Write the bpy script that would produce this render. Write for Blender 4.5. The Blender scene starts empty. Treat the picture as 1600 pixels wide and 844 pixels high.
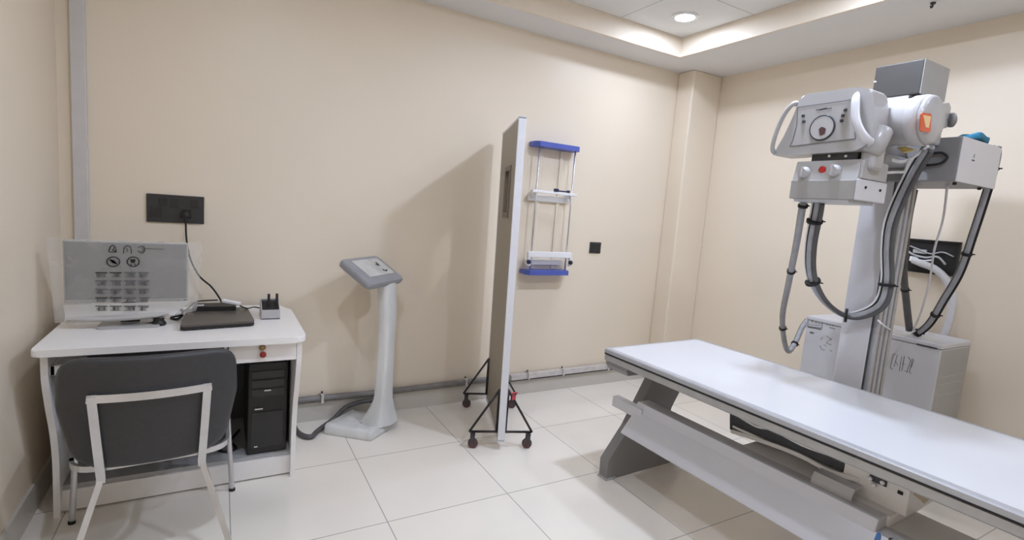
import bpy, bmesh, math, random
from mathutils import Vector, Matrix, Euler
random.seed(4)
V = Vector
PI = math.pi
SC = bpy.context.scene
COL = SC.collection

# ------------------------------------------------------------------ camera
F, YAW, PITCH, ROLL, CY, CH = 803.4015, 0.52222, 0.1189, 0.0773, 3.2271, 1.4
_cy, _sy = math.cos(YAW), math.sin(YAW)
FWD = V((_sy*math.cos(PITCH), _cy*math.cos(PITCH), -math.sin(PITCH)))
_r = V((_cy, -_sy, 0)); _u = _r.cross(FWD)
RIGHT = math.cos(ROLL)*_r + math.sin(ROLL)*_u
UP = -math.sin(ROLL)*_r + math.cos(ROLL)*_u
CAM = V((0, -CY, CH))

def ray(px, py):
    return FWD + (px-800)/F*RIGHT - (py-422)/F*UP
def AX(px, py, X):                      # measured point on the plane x = X
    d = ray(px, py); return CAM + d*((X-CAM.x)/d.x)
def AY(px, py, Y):
    d = ray(px, py); return CAM + d*((Y-CAM.y)/d.y)
def AZ(px, py, Z):
    d = ray(px, py); return CAM + d*((Z-CAM.z)/d.z)

cam = bpy.data.cameras.new('camera'); camo = bpy.data.objects.new('camera', cam); COL.objects.link(camo)
m = Matrix((RIGHT, UP, -FWD)).transposed().to_4x4(); m.translation = CAM
camo.matrix_world = m
cam.sensor_width = 36; cam.lens = F/1600*36; cam.clip_start = .02
SC.camera = camo

# ------------------------------------------------------------------ materials
def mat(name, col, rough=.5, metal=0, spec=.5, var=0, scale=20, bump=0, bscale=200, var_col=None, stretch=None, coat=0):
    m = bpy.data.materials.new(name); m.use_nodes = True
    nt = m.node_tree; b = nt.nodes['Principled BSDF']
    c = (*col, 1) if len(col) == 3 else col
    b.inputs['Base Color'].default_value = c
    b.inputs['Roughness'].default_value = rough
    b.inputs['Metallic'].default_value = metal
    b.inputs['Specular IOR Level'].default_value = spec
    b.inputs['Coat Weight'].default_value = coat
    tc = nt.nodes.new('ShaderNodeTexCoord')
    src = tc.outputs['Object']
    if stretch:
        mp = nt.nodes.new('ShaderNodeMapping'); mp.inputs['Scale'].default_value = stretch
        nt.links.new(src, mp.inputs['Vector']); src = mp.outputs['Vector']
    n = nt.nodes.new('ShaderNodeTexNoise'); n.inputs['Scale'].default_value = scale; n.inputs['Detail'].default_value = 5
    nt.links.new(src, n.inputs['Vector'])
    mx = nt.nodes.new('ShaderNodeMix'); mx.data_type = 'RGBA'
    mx.inputs[6].default_value = c
    v2 = var_col if var_col else tuple(max(0, x*(1-var)) for x in c[:3])
    mx.inputs[7].default_value = (*v2, 1)
    rmp = nt.nodes.new('ShaderNodeMapRange'); rmp.inputs[1].default_value = .38; rmp.inputs[2].default_value = .68
    nt.links.new(n.outputs['Fac'], rmp.inputs[0]); nt.links.new(rmp.outputs[0], mx.inputs[0])
    nt.links.new(mx.outputs[2], b.inputs['Base Color'])
    if bump:
        n2 = nt.nodes.new('ShaderNodeTexNoise'); n2.inputs['Scale'].default_value = bscale
        nt.links.new(src, n2.inputs['Vector'])
        bp = nt.nodes.new('ShaderNodeBump'); bp.inputs['Strength'].default_value = bump; bp.inputs['Distance'].default_value = .002
        nt.links.new(n2.outputs['Fac'], bp.inputs['Height']); nt.links.new(bp.outputs['Normal'], b.inputs['Normal'])
    return m

def s2l(*c):
    return tuple(((x/255+.055)/1.055)**2.4 if x > 10 else x/255/12.92 for x in c)

def tile_mat(name, col, line, size, ox, oy, w, rough, var=.05, coat=0):
    m = mat(name, col, rough, var=var, scale=2.5)
    nt = m.node_tree; b = nt.nodes['Principled BSDF']
    tc = nt.nodes.new('ShaderNodeTexCoord')
    sep = nt.nodes.new('ShaderNodeSeparateXYZ'); nt.links.new(tc.outputs['Object'], sep.inputs[0])
    fs = []
    for ax, off in (('X', ox), ('Y', oy)):
        a = nt.nodes.new('ShaderNodeMath'); a.operation = 'SUBTRACT'; a.inputs[1].default_value = off
        nt.links.new(sep.outputs[ax], a.inputs[0])
        p = nt.nodes.new('ShaderNodeMath'); p.operation = 'PINGPONG'; p.inputs[1].default_value = size/2
        nt.links.new(a.outputs[0], p.inputs[0])
        l = nt.nodes.new('ShaderNodeMath'); l.operation = 'LESS_THAN'; l.inputs[1].default_value = w/2
        nt.links.new(p.outputs[0], l.inputs[0]); fs.append(l)
    mxm = nt.nodes.new('ShaderNodeMath'); mxm.operation = 'MAXIMUM'
    nt.links.new(fs[0].outputs[0], mxm.inputs[0]); nt.links.new(fs[1].outputs[0], mxm.inputs[1])
    mx = nt.nodes.new('ShaderNodeMix'); mx.data_type = 'RGBA'; mx.inputs[7].default_value = (*line, 1)
    old = b.inputs['Base Color'].links[0].from_socket
    nt.links.new(old, mx.inputs[6]); nt.links.new(mxm.outputs[0], mx.inputs[0])
    nt.links.new(mx.outputs[2], b.inputs['Base Color'])
    return m

M = {}
M['wall'] = mat('wall_paint', s2l(233, 220, 200), .42, var=.02, scale=1.5, bump=.05, bscale=60, spec=.4)
M['soffit'] = mat('ceiling_paint', s2l(226, 225, 224), .7, var=.02, scale=3)
M['cove'] = mat('cove_paint', s2l(233, 221, 203), .6, var=.02)
M['panel'] = tile_mat('ceiling_panels', s2l(232, 232, 230), s2l(175, 172, 166), .6, 2.989, -.302, .006, .8, .02)
M['floor'] = tile_mat('floor_tiles', s2l(240, 233, 222), s2l(178, 174, 167), .6, .05, .02, .005, .16, .04)
M['skirt'] = mat('skirting_tile', s2l(208, 203, 194), .25, var=.05, scale=3)
M['white_lam'] = mat('white_laminate', s2l(242, 239, 236), .35, var=.02, scale=4)
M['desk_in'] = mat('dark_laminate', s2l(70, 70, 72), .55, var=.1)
M['black_plastic'] = mat('black_plastic', s2l(32, 31, 31), .45, var=.2, scale=30)
M['black_gloss'] = mat('black_gloss_plastic', s2l(42, 42, 42), .25, var=.1)
M['leather'] = mat('grey_leatherette', s2l(56, 56, 58), .45, var=.12, scale=60, bump=.25, bscale=500)
M['chrome'] = mat('brushed_chrome', s2l(214, 214, 216), .3, metal=.75, var=.12, scale=9)
M['alu'] = mat('aluminium', s2l(186, 187, 191), .38, metal=.3, var=.08, scale=12)
M['alu_dark'] = mat('anodised_rail', s2l(180, 179, 177), .4, metal=.3, var=.1, scale=12)
M['screen_face'] = mat('monitor_panel', s2l(118, 118, 117), .4, var=.04, scale=6)
M['ink'] = mat('black_ink', s2l(45, 44, 44), .6)
M['ink_soft'] = mat('grey_ink', s2l(98, 97, 97), .6)
M['taupe'] = mat('laptop_brown', s2l(92, 86, 80), .4, var=.08)
M['grey_lt'] = mat('light_grey_plastic', s2l(176, 175, 174), .4, var=.05)
M['white_pl'] = mat('white_plastic', s2l(238, 238, 240), .35, var=.02)
M['mach'] = mat('machine_white_paint', s2l(206, 205, 208), .3, var=.02, scale=5)
M['mach_shell'] = mat('machine_shell_white', s2l(178, 176, 175), .28, var=.02, scale=5)
M['mach_grey'] = mat('machine_grey_paint', s2l(186, 184, 184), .38, var=.04, scale=5)
M['mach_cap'] = mat('cap_shaded_grey', s2l(76, 73, 70), .4, var=.04, scale=5)  # darkened so the cap front reads as shaded
M['side_grey'] = mat('baked_face_grey', s2l(168, 167, 164), .4, var=.04)  # tone for the shaded cabinet side and the lit cap end
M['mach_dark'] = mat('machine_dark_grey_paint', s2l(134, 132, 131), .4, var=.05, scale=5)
M['coll_grey'] = mat('collimator_grey', s2l(160, 158, 154), .4, var=.04)
M['top'] = mat('table_top_white', s2l(214, 215, 218), .22, var=.015, scale=2)
M['dk'] = mat('dark_steel', s2l(70, 70, 72), .45, metal=.3, var=.1)
M['black'] = mat('black_rubber', s2l(22, 22, 22), .6, var=.2)
M['hose'] = mat('grey_hose', s2l(165, 166, 170), .45, var=.18, scale=25, bump=.5, bscale=120)
M['hose_dk'] = mat('dark_hose', s2l(88, 87, 87), .5, var=.2, scale=25, bump=.5, bscale=150)
M['hose_wh'] = mat('white_conduit', s2l(215, 214, 216), .45, var=.06, scale=40, bump=.6, bscale=120)
M['steelblk'] = mat('black_tube_steel', s2l(52, 48, 48), .35, metal=.4, var=.1)
M['caster'] = mat('maroon_caster', s2l(92, 62, 62), .4, var=.25, scale=40)
M['shield'] = mat('shield_panel_grey', s2l(152, 143, 127), .45, var=.03, scale=3)
M['shield_edge'] = mat('shield_edge_trim', s2l(222, 222, 226), .35, var=.03)
M['brown'] = mat('window_frame_brown', s2l(112, 100, 92), .45, var=.1)
M['steel_blue'] = mat('steel_blue_print', s2l(58, 108, 168), .4)
M['blue'] = mat('blue_plastic', s2l(84, 100, 182), .4, var=.06)
M['navy'] = mat('navy_plastic', s2l(40, 44, 80), .4)
M['red'] = mat('red_plastic', s2l(190, 40, 34), .35, var=.1)
M['red_dk'] = mat('dark_red_plastic', s2l(142, 30, 28), .2, var=.1)
M['redtag'] = mat('red_tag', s2l(188, 70, 78), .5)
M['orange'] = mat('orange_enamel', s2l(220, 92, 50), .35, var=.1)
M['cream'] = mat('cream_enamel', s2l(240, 205, 150), .4, var=.1)
M['yellow'] = mat('yellow_tape', s2l(214, 190, 120), .5, var=.1)
M['brass'] = mat('brass', s2l(150, 125, 80), .3, metal=.9)
M['tan'] = mat('tan_flap', s2l(190, 174, 152), .6, var=.08)
M['teal'] = mat('teal_cloth', s2l(52, 128, 158), .8, var=.25, scale=14, bump=.5, bscale=60)
M['wrapped'] = mat('clouded_wrap', s2l(222, 222, 220), .35, var=.16, scale=6, stretch=(1.6, 1.6, .5), bump=.5, bscale=14)
M['kiosk'] = mat('console_grey', s2l(150, 151, 155), .35, var=.08, scale=10)
M['kiosk_screen'] = mat('clouded_screen', s2l(208, 207, 203), .22, var=.22, scale=9, stretch=(1, 1, 1))
M['conduit_gy'] = mat('conduit_grey', s2l(135, 131, 128), .5, var=.25, scale=18)
M['conduit_wh'] = mat('conduit_white', s2l(212, 206, 202), .5, var=.18, scale=18)
M['trunk'] = mat('trunking_grey', s2l(206, 203, 200), .5, var=.03)
M['socket'] = mat('socket_black', s2l(52, 51, 52), .35, var=.08)
M['beige_seam'] = mat('wall_paint_seam', s2l(232, 219, 197), .42)

# translucent bag
def bag_mat(lo=.26, hi=.40):
    m = bpy.data.materials.new('clouded_plastic_film'); m.use_nodes = True
    nt = m.node_tree; b = nt.nodes['Principled BSDF']; out = nt.nodes['Material Output']
    b.inputs['Base Color'].default_value = (*s2l(214, 212, 208), 1); b.inputs['Roughness'].default_value = .3
    tr = nt.nodes.new('ShaderNodeBsdfTransparent')
    mix = nt.nodes.new('ShaderNodeMixShader')
    tc = nt.nodes.new('ShaderNodeTexCoord'); n = nt.nodes.new('ShaderNodeTexNoise'); n.inputs['Scale'].default_value = 9; n.inputs['Detail'].default_value = 3
    nt.links.new(tc.outputs['Object'], n.inputs['Vector'])
    r = nt.nodes.new('ShaderNodeMapRange'); r.inputs[3].default_value = lo; r.inputs[4].default_value = hi
    nt.links.new(n.outputs['Fac'], r.inputs[0]); nt.links.new(r.outputs[0], mix.inputs[0])
    nt.links.new(tr.outputs[0], mix.inputs[1]); nt.links.new(b.outputs[0], mix.inputs[2]); nt.links.new(mix.outputs[0], out.inputs['Surface'])
    return m
M['bag'] = bag_mat(); M['bag_dense'] = bag_mat(.62, .85)
M['film_roll'] = mat('rolled_film', s2l(192, 190, 186), .35, var=.25, scale=14, stretch=(.4, 3, 3))
def glass_mat():
    m = bpy.data.materials.new('lead_glass'); m.use_nodes = True
    nt = m.node_tree; b = nt.nodes['Principled BSDF']; out = nt.nodes['Material Output']
    b.inputs['Base Color'].default_value = (*s2l(225, 215, 195), 1); b.inputs['Roughness'].default_value = .08
    tr = nt.nodes.new('ShaderNodeBsdfTransparent'); tr.inputs[0].default_value = (.85, .82, .72, 1)
    mix = nt.nodes.new('ShaderNodeMixShader'); mix.inputs[0].default_value = .18
    nt.links.new(tr.outputs[0], mix.inputs[1]); nt.links.new(b.outputs[0], mix.inputs[2]); nt.links.new(mix.outputs[0], out.inputs['Surface'])
    return m
M['glass'] = glass_mat()
def emit_mat(name, col, s):
    m = bpy.data.materials.new(name); m.use_nodes = True
    b = m.node_tree.nodes['Principled BSDF']
    b.inputs['Base Color'].default_value = (*col, 1)
    b.inputs['Emission Color'].default_value = (*col, 1); b.inputs['Emission Strength'].default_value = s
    return m
LIGHT_STRENGTH = 125.0
LAMP_COL = (.84, .95, 1.19)

# ------------------------------------------------------------------ mesh builder
def catmull(pts, n=8):
    pts = [V(p) for p in pts]
    if len(pts) < 3: return pts
    P = [pts[0]*2-pts[1]] + pts + [pts[-1]*2-pts[-2]]
    out = []
    for i in range(1, len(P)-2):
        for k in range(n):
            t = k/n
            p0, p1, p2, p3 = P[i-1], P[i], P[i+1], P[i+2]
            out.append(.5*((2*p1)+(p2-p0)*t+(2*p0-5*p1+4*p2-p3)*t*t+(3*p1-p0-3*p2+p3)*t**3))
    out.append(pts[-1]); return out

def rpoly(pts, r, n=5):
    """round the corners of a 2D polygon; r one radius or one per corner"""
    N = len(pts); out = []
    for i, p in enumerate(pts):
        p = V(p); a = V(pts[i-1]); b = V(pts[(i+1) % N])
        ri = r[i] if isinstance(r, (list, tuple)) else r
        if ri <= 0: out.append(p); continue
        da = (a-p); db = (b-p); la, lb = da.length, db.length; da.normalize(); db.normalize()
        ang = da.angle(db); d = min(ri/math.tan(ang/2), la*.49, lb*.49)
        p0 = p+da*d; p1 = p+db*d
        for k in range(n+1):
            t = k/n
            out.append((1-t)**2*p0+2*t*(1-t)*p+t*t*p1)
    return out

class MB:
    def __init__(self, mtx=None):
        self.v = []; self.f = []; self.s = []; self.mi = []; self.M = mtx; self.cur = 0
    def add(self, vs, fs, smooth=False):
        o = len(self.v)
        for p in vs:
            p = V(p); self.v.append(self.M @ p if self.M else p)
        for q in fs:
            self.f.append([o+i for i in q]); self.s.append(smooth); self.mi.append(self.cur)
        return self
    def _bm(self, bm, smooth=False):
        bm.verts.index_update()
        self.add([v.co.copy() for v in bm.verts], [[v.index for v in f.verts] for f in bm.faces], smooth); bm.free()
    def box(self, x0, x1, y0, y1, z0, z1, bev=0, seg=2):
        return self.obox(((x0+x1)/2, (y0+y1)/2, (z0+z1)/2), (x1-x0, y1-y0, z1-z0), bev=bev, seg=seg)
    def obox(self, c, size, rot=None, bev=0, seg=2):
        bm = bmesh.new(); bmesh.ops.create_cube(bm, size=1)
        for v in bm.verts: v.co = V((v.co.x*size[0], v.co.y*size[1], v.co.z*size[2]))
        if bev: bmesh.ops.bevel(bm, geom=bm.edges[:], offset=min(bev, min(abs(s) for s in size)*.45), segments=seg, profile=.5, affect='EDGES')
        for v in bm.verts:
            v.co = (rot @ v.co if rot else v.co) + V(c)
        self._bm(bm); return self
    def prism(self, poly, vec, bev=0, seg=2, smooth=False):
        vec = V(vec); n = len(poly); poly = [V(p) for p in poly]
        if not bev:
            vs = poly+[p+vec for p in poly]
            fs = [list(range(n))[::-1], list(range(n, 2*n))]+[[i, (i+1) % n, n+(i+1) % n, n+i] for i in range(n)]
            self.add(vs, fs, smooth); return self
        bm = bmesh.new(); a = [bm.verts.new(p) for p in poly]; b = [bm.verts.new(p+vec) for p in poly]
        bm.faces.new(a[::-1]); bm.faces.new(b)
        for i in range(n): bm.faces.new([a[i], a[(i+1) % n], b[(i+1) % n], b[i]])
        cap = [e for e in bm.edges if (e.verts[0] in a) == (e.verts[1] in a)]
        bmesh.ops.bevel(bm, geom=cap, offset=bev, segments=seg, profile=.5, affect='EDGES')
        self._bm(bm); return self
    def _sweep(self, pts, sect, closed=False, up=None, caps=True, smooth=True):
        pts = [V(p) for p in pts]; N = len(pts); rings = []
        prev = None
        for i, p in enumerate(pts):
            t = (pts[min(i+1, N-1)]-pts[max(i-1, 0)])
            if closed: t = pts[(i+1) % N]-pts[i-1]
            t.normalize()
            if prev is None:
                a = V(up) if up else (V((0, 0, 1)) if abs(t.z) < .9 else V((1, 0, 0)))
            else: a = prev if not up else V(up)
            n = (a-t*a.dot(t))
            if n.length < 1e-5: n = t.orthogonal()
            n.normalize(); prev = n; b = t.cross(n)
            k = sect(i) ; rings.append([p+n*y+b*x for x, y in k])
        m_ = len(rings[0]); vs = [q for r in rings for q in r]; fs = []
        last = N if closed else N-1
        for i in range(last):
            j = (i+1) % N
            for k in range(m_):
                fs.append([i*m_+k, i*m_+(k+1) % m_, j*m_+(k+1) % m_, j*m_+k])
        self.add(vs, fs, smooth)
        if caps and not closed:
            self.add(rings[0], [list(range(m_))[::-1]]); self.add(rings[-1], [list(range(m_))])
        return self
    def tube(self, pts, r, n=10, sub=8, closed=False):
        path = catmull(pts, sub) if sub and not closed else [V(p) for p in pts]
        N = len(path)
        def sect(i):
            rr = r if not isinstance(r, (list, tuple)) else r[min(int(i/max(1, N-1)*(len(r)-1)), len(r)-1)]
            return [(rr*math.cos(2*PI*k/n), rr*math.sin(2*PI*k/n)) for k in range(n)]
        return self._sweep(path, sect, closed)
    def bar(self, pts, w, h, up=None, sub=0):
        path = catmull(pts, sub) if sub else [V(p) for p in pts]
        return self._sweep(path, lambda i: [(-w/2, -h/2), (w/2, -h/2), (w/2, h/2), (-w/2, h/2)], up=up, smooth=False)
    def lathe(self, prof, o, ax, n=32):
        """prof: (radius, height) pairs along ax from o"""
        ax = V(ax).normalized(); e = ax.orthogonal().normalized(); g = ax.cross(e); o = V(o)
        vs = []; fs = []
        for r, h in prof:
            for k in range(n):
                a = 2*PI*k/n; vs.append(o+ax*h+(e*math.cos(a)+g*math.sin(a))*max(r, 1e-5))
        for i in range(len(prof)-1):
            for k in range(n):
                fs.append([i*n+k, i*n+(k+1) % n, (i+1)*n+(k+1) % n, (i+1)*n+k])
        L = len(prof)-1
        fs.append(list(range(n))[::-1]); fs.append([L*n+k for k in range(n)])
        o_ = len(self.v); self.add(vs, fs[:-2], False); self.add(vs[:n], [fs[-2]]); self.add(vs[-n:], [list(range(n))])
        # smooth only along gently curved profiles
        for i in range(len(self.s)-len(fs), len(self.s)-2): self.s[i] = True
        return self
    def cyl(self, p0, p1, r, n=24, ch=0):
        p0 = V(p0); p1 = V(p1); h = (p1-p0).length
        vs = []
        if ch:
            for a, b in (((r-ch, 0), (r, ch)), ((r, ch), (r, h-ch)), ((r, h-ch), (r-ch, h))): 
                ax = (p1-p0)
                self._band(a, b, p0, ax, n)
            self._disc(r-ch, 0, p0, p1-p0, n, True); self._disc(r-ch, h, p0, p1-p0, n, False)
        else:
            self._band((r, 0), (r, h), p0, p1-p0, n); self._disc(r, 0, p0, p1-p0, n, True); self._disc(r, h, p0, p1-p0, n, False)
        return self
    def _ring(self, r, h, o, ax, n):
        ax = V(ax).normalized(); e = ax.orthogonal().normalized(); g = ax.cross(e)
        return [V(o)+ax*h+(e*math.cos(2*PI*k/n)+g*math.sin(2*PI*k/n))*r for k in range(n)]
    def _band(self, a, b, o, ax, n):
        vs = self._ring(*a, o, ax, n)+self._ring(*b, o, ax, n)
        self.add(vs, [[k, (k+1) % n, n+(k+1) % n, n+k] for k in range(n)], True)
    def _disc(self, r, h, o, ax, n, flip):
        q = list(range(n)); self.add(self._ring(r, h, o, ax, n), [q[::-1] if flip else q])
    def grid(self, fn, nu, nv, smooth=True):
        vs = [fn(i/nu, j/nv) for j in range(nv+1) for i in range(nu+1)]
        fs = [[j*(nu+1)+i, j*(nu+1)+i+1, (j+1)*(nu+1)+i+1, (j+1)*(nu+1)+i] for j in range(nv) for i in range(nu)]
        self.add(vs, fs, smooth); return self
    def pad(self, outline, fn, thick, edge=.012, rings=6):
        """cushion: 2D outline mapped by fn(u, v, t) with t the offset through its thickness"""
        c = V((0, 0))
        for p in outline: c += V(p)
        c /= len(outline)
        n = len(outline)
        lay = [(k/rings*.9, -thick/2) for k in range(rings+1)]
        lay = [(max(.02, s), t) for s, t in lay]
        for k in range(1, 6):
            a = -PI/2+PI*k/6; lay.append((.9+.1*math.cos(a), thick/2*math.sin(a)))
        lay += [(max(.02, .9*(1-k/rings)), thick/2) for k in range(rings+1)]
        vs = []
        for s, t in lay:
            for p in outline:
                q = c+(V(p)-c)*s; vs.append(fn(q.x, q.y, t))
        fs = []
        for i in range(len(lay)-1):
            for k in range(n): fs.append([i*n+k, i*n+(k+1) % n, (i+1)*n+(k+1) % n, (i+1)*n+k])
        L = len(lay)-1
        fs.append(list(range(n))[::-1]); fs.append([L*n+k for k in range(n)])
        self.add(vs, fs, True); return self
    def stroke(self, pts, o, ex, ey, w, t=.0007):
        """flat printed polyline in the plane (o, ex, ey)"""
        ex = V(ex); ey = V(ey); nz = ex.cross(ey).normalized()
        for a, b in zip(pts[:-1], pts[1:]):
            a = V(a); b = V(b); d = b-a
            if d.length < 1e-6: continue
            d.normalize(); n = V((-d.y, d.x))*w/2; a = a-d*w*.3; b = b+d*w*.3
            q = [V(o)+ex*p.x+ey*p.y for p in (a-n, b-n, b+n, a+n)]
            self.prism(q, nz*t)
        return self

def root_of(o):
    while o.parent: o = o.parent
    return o
def local_mtx(o):
    return Matrix.Translation(o.location) @ o.rotation_euler.to_matrix().to_4x4()

def build(name, mb, m, parent=None, label=None, recalc=True):
    me = bpy.data.meshes.new(name)
    if parent is not None:
        inv = local_mtx(root_of(parent)).inverted(); vs = [inv @ p for p in mb.v]; loc = V((0, 0, 0))
    else:
        xs = [p.x for p in mb.v]; ys = [p.y for p in mb.v]; zs = [p.z for p in mb.v]
        loc = V(((min(xs)+max(xs))/2, (min(ys)+max(ys))/2, min(zs))); vs = [p-loc for p in mb.v]
    me.from_pydata([tuple(p) for p in vs], [], mb.f)
    me.polygons.foreach_set('use_smooth', mb.s)
    me.polygons.foreach_set('material_index', mb.mi)
    for q in (m if isinstance(m, (list, tuple)) else [m]): me.materials.append(M[q] if isinstance(q, str) else q)
    if recalc:
        bm = bmesh.new(); bm.from_mesh(me); bmesh.ops.remove_doubles(bm, verts=bm.verts, dist=1e-6)
        bmesh.ops.recalc_face_normals(bm, faces=bm.faces); bm.to_mesh(me); bm.free()
    me.update()
    o = bpy.data.objects.new(name, me); o.location = loc; COL.objects.link(o)
    if parent is not None: o.parent = parent
    if label: o['label'] = label
    return o
def tag(o, label, cat, group=None):
    o['label'] = label; o['category'] = cat
    if group: o['group'] = group
    return o
def thing(name, label, cat, loc, rotz=0, group=None):
    o = bpy.data.objects.new(name, None); o.empty_display_size = .1; COL.objects.link(o)
    o.location = loc; o.rotation_euler = (0, 0, rotz)
    return tag(o, label, cat, group)
def structure(name, mb, m, label, cat):
    o = build(name, mb, m); o['kind'] = 'structure'; tag(o, label, cat); return o

# ------------------------------------------------------------------ room
XL, XR, ZC, YF = -.665, 3.637, 2.618, -4.5
CWX, CWY = .332, .169
TX0, TX1, TY0, TY1, TZ = -.011, 2.989, -.302, -3.902, 2.758
b = MB(); b.box(XL-.1, XR+.1, YF-.1, .1, -.1, 0)
fl = structure('floor', b, 'floor', 'glossy pale grey floor of large square tiles', 'floor')
fl.location = fl.location
# keep the tile grid in world coordinates
for v in fl.data.vertices: v.co += fl.location
fl.location = (0, 0, 0)
b = MB(); b.box(XL-.1, XR+.1, 0, .1, 0, 2.9); structure('wall_back', b, 'wall', 'long cream painted wall behind the desk and mobile screen', 'wall')
b = MB(); b.box(XL-.1, XL, YF, 0, 0, 2.9); structure('wall_left', b, 'wall', 'cream painted wall at the left side of the desk', 'wall')
b = MB(); b.box(XR, XR+.1, YF, 0, 0, 2.9); structure('wall_right', b, 'wall', 'cream painted wall behind the x-ray tube stand', 'wall')
b = MB(); b.box(XL-.1, XR+.1, YF-.1, YF, 0, 2.9); structure('wall_front', b, 'wall', 'cream painted wall opposite the desk wall', 'wall')
b = MB(); b.box(XR-CWX, XR, -CWY, 0, 0, ZC, bev=.012, seg=3); structure('wall_corner', b, 'wall', 'cream boxed pillar filling the far room corner', 'pillar')
# ceiling: lowered border, cove, raised panels
b = MB()
x0, x1 = XL-.05, XR+.05
for (a0, a1, c0, c1) in ((x0, x1, TY0+.02, .05), (x0, x1, YF-.05, TY1-.02), (x0, TX0-.02, TY1-.02, TY0+.02), (TX1+.02, x1, TY1-.02, TY0+.02)):
    b.cur = 0; b.box(a0, a1, c0, c1, ZC, ZC+.06)
b.cur = 1
b.box(TX0-.02, TX1+.02, TY0, TY0+.02, ZC, TZ); b.box(TX0-.02, TX1+.02, TY1-.02, TY1, ZC, TZ)
b.box(TX0-.02, TX0, TY1, TY0, ZC, TZ); b.box(TX1, TX1+.02, TY1, TY0, ZC, TZ)
b.cur = 2; b.box(TX0-.02, TX1+.02, TY1-.02, TY0+.02, TZ, TZ+.04)
ce = structure('ceiling', b, ['soffit', 'cove', 'panel'], 'white tray ceiling with lowered border and square panels', 'ceiling')
for v in ce.data.vertices: v.co += ce.location
ce.location = (0, 0, 0)
b = MB()
b.prism([(XL, -.006, 0), (XL, -.012, 0), (XL, -.012, .118), (XL, 0, .124), (XL, .002, 0)], (XR-CWX-XL, 0, 0))
structure('baseboard_back', b, 'skirt', 'grey tile skirting along the desk wall', 'skirting')
b = MB(); b.box(XR-.012, XR, YF, -CWY, 0, .12); structure('baseboard_right', b, 'skirt', 'grey tile skirting behind the x-ray stand', 'skirting')
b = MB(); b.box(XL, XL+.012, YF, -.012, 0, .12); structure('baseboard_left', b, 'skirt', 'grey tile skirting beside the desk', 'skirting')
b = MB(); b.box(XR-CWX-.012, XR, -CWY-.012, -CWY, 0, .12); b.box(XR-CWX-.012, XR-CWX, -CWY, 0, 0, .12); structure('baseboard_corner', b, 'skirt', 'grey tile skirting around the corner pillar', 'skirting')

# downlights
def downlight(x, y, label, k=1.0, col=None):
    t = thing('downlight', label, 'ceiling light', (x, y, TZ-.012), group='round ceiling downlights')
    r = MB(); r.lathe([(.086, .012), (.088, .008), (.084, .002), (.064, .000), (.0605, .003), (.0605, .012)], (x, y, TZ-.012), (0, 0, 1), 40)
    build('trim_ring', r, 'white_pl', t)
    d = MB(); d.lathe([(.060, .002), (.060, .008)], (x, y, TZ-.012), (0, 0, 1), 40)
    build('diffuser', d, emit_mat('downlight_diffuser', col or LAMP_COL, LIGHT_STRENGTH*k), t, label='glowing white diffuser disc')
downlight(2.689, -.602, 'lit round downlight in the corner panel above the pillar', .5)
downlight(2.689, -1.802, 'lit round downlight over the examination table centre', .45)
downlight(2.089, -1.802, 'lit round downlight over the near edge of the examination table', 1.5)
downlight(2.689, -3.002, 'lit round downlight over the near end of the table', .32)
downlight(1.489, -3.002, 'lit round downlight over the open floor beside the table', 1.0)
downlight(.289, -1.802, 'added fill downlight over the floor behind the desk chair', .9)  # unseen lamp added to brighten the desk and left wall

# ------------------------------------------------------------------ wall fittings
b = MB(); x = -.582
b.box(x-.029, x+.029, -.022, 0, .126, ZC, bev=.004)
tag(build('cable_trunking', b, 'trunk'), 'vertical pale grey cable trunking rising behind the desk', 'cable trunking')

t = thing('socket_panel', 'wide black wall socket panel above the desk', 'socket', (-.2, 0, 1.19))
b = MB(); b.box(-.324, -.071, -.012, 0, 1.19, 1.334, bev=.003); build('faceplate', b, 'socket', t)
for k, (u, w) in enumerate(((-.285, .05), (-.205, .035), (-.155, .05))):
    b = MB(); b.box(u-w/2, u+w/2, -.0145, -.012, 1.215 if k != 1 else 1.27, 1.265 if k != 1 else 1.315, bev=.001); build('socket_module', b, 'black_gloss', t)
for k, u in enumerate((-.255, -.115)):
    b = MB(); b.box(u-.016, u+.016, -.016, -.012, 1.275, 1.312, bev=.001); build('switch', b, 'black_gloss', t)

t = thing('power_cable', 'black power cable hanging from the socket panel to the desk', 'power cable', (-.155, -.03, 1.2))
b = MB(); b.lathe([(.021, 0), (.023, .006), (.022, .024), (.014, .03), (.006, .04)], (-.155, -.0148, 1.235), (0, -1, 0), 24); build('plug', b, 'black_plastic', t)
pp = [V((-.155, -.045, 1.232)), V((-.152, -.05, 1.19)), V((-.148, -.045, 1.1)), V((-.13, -.045, 1.0)), AY(312, 432, -.08), AY(330, 448, -.11), AY(343, 466, -.15)]
pp.append(V((pp[-1].x+.012, pp[-1].y-.02, pp[-1].z-.03)))
b = MB(); b.tube(pp, .0045, 8); build('cable', b, 'black', t)

# square switch plate
t = thing('wall_switch', 'small square black switch plate beside the blue-ended rack', 'switch', (2.6, 0, 1.097))
b = MB(); b.box(2.545, 2.655, -.01, 0, 1.097, 1.185, bev=.003); build('faceplate', b, 'socket', t)
b = MB(); b.box(2.56, 2.64, -.014, -.01, 1.11, 1.172, bev=.002); build('rocker', b, 'black_gloss', t)

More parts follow.
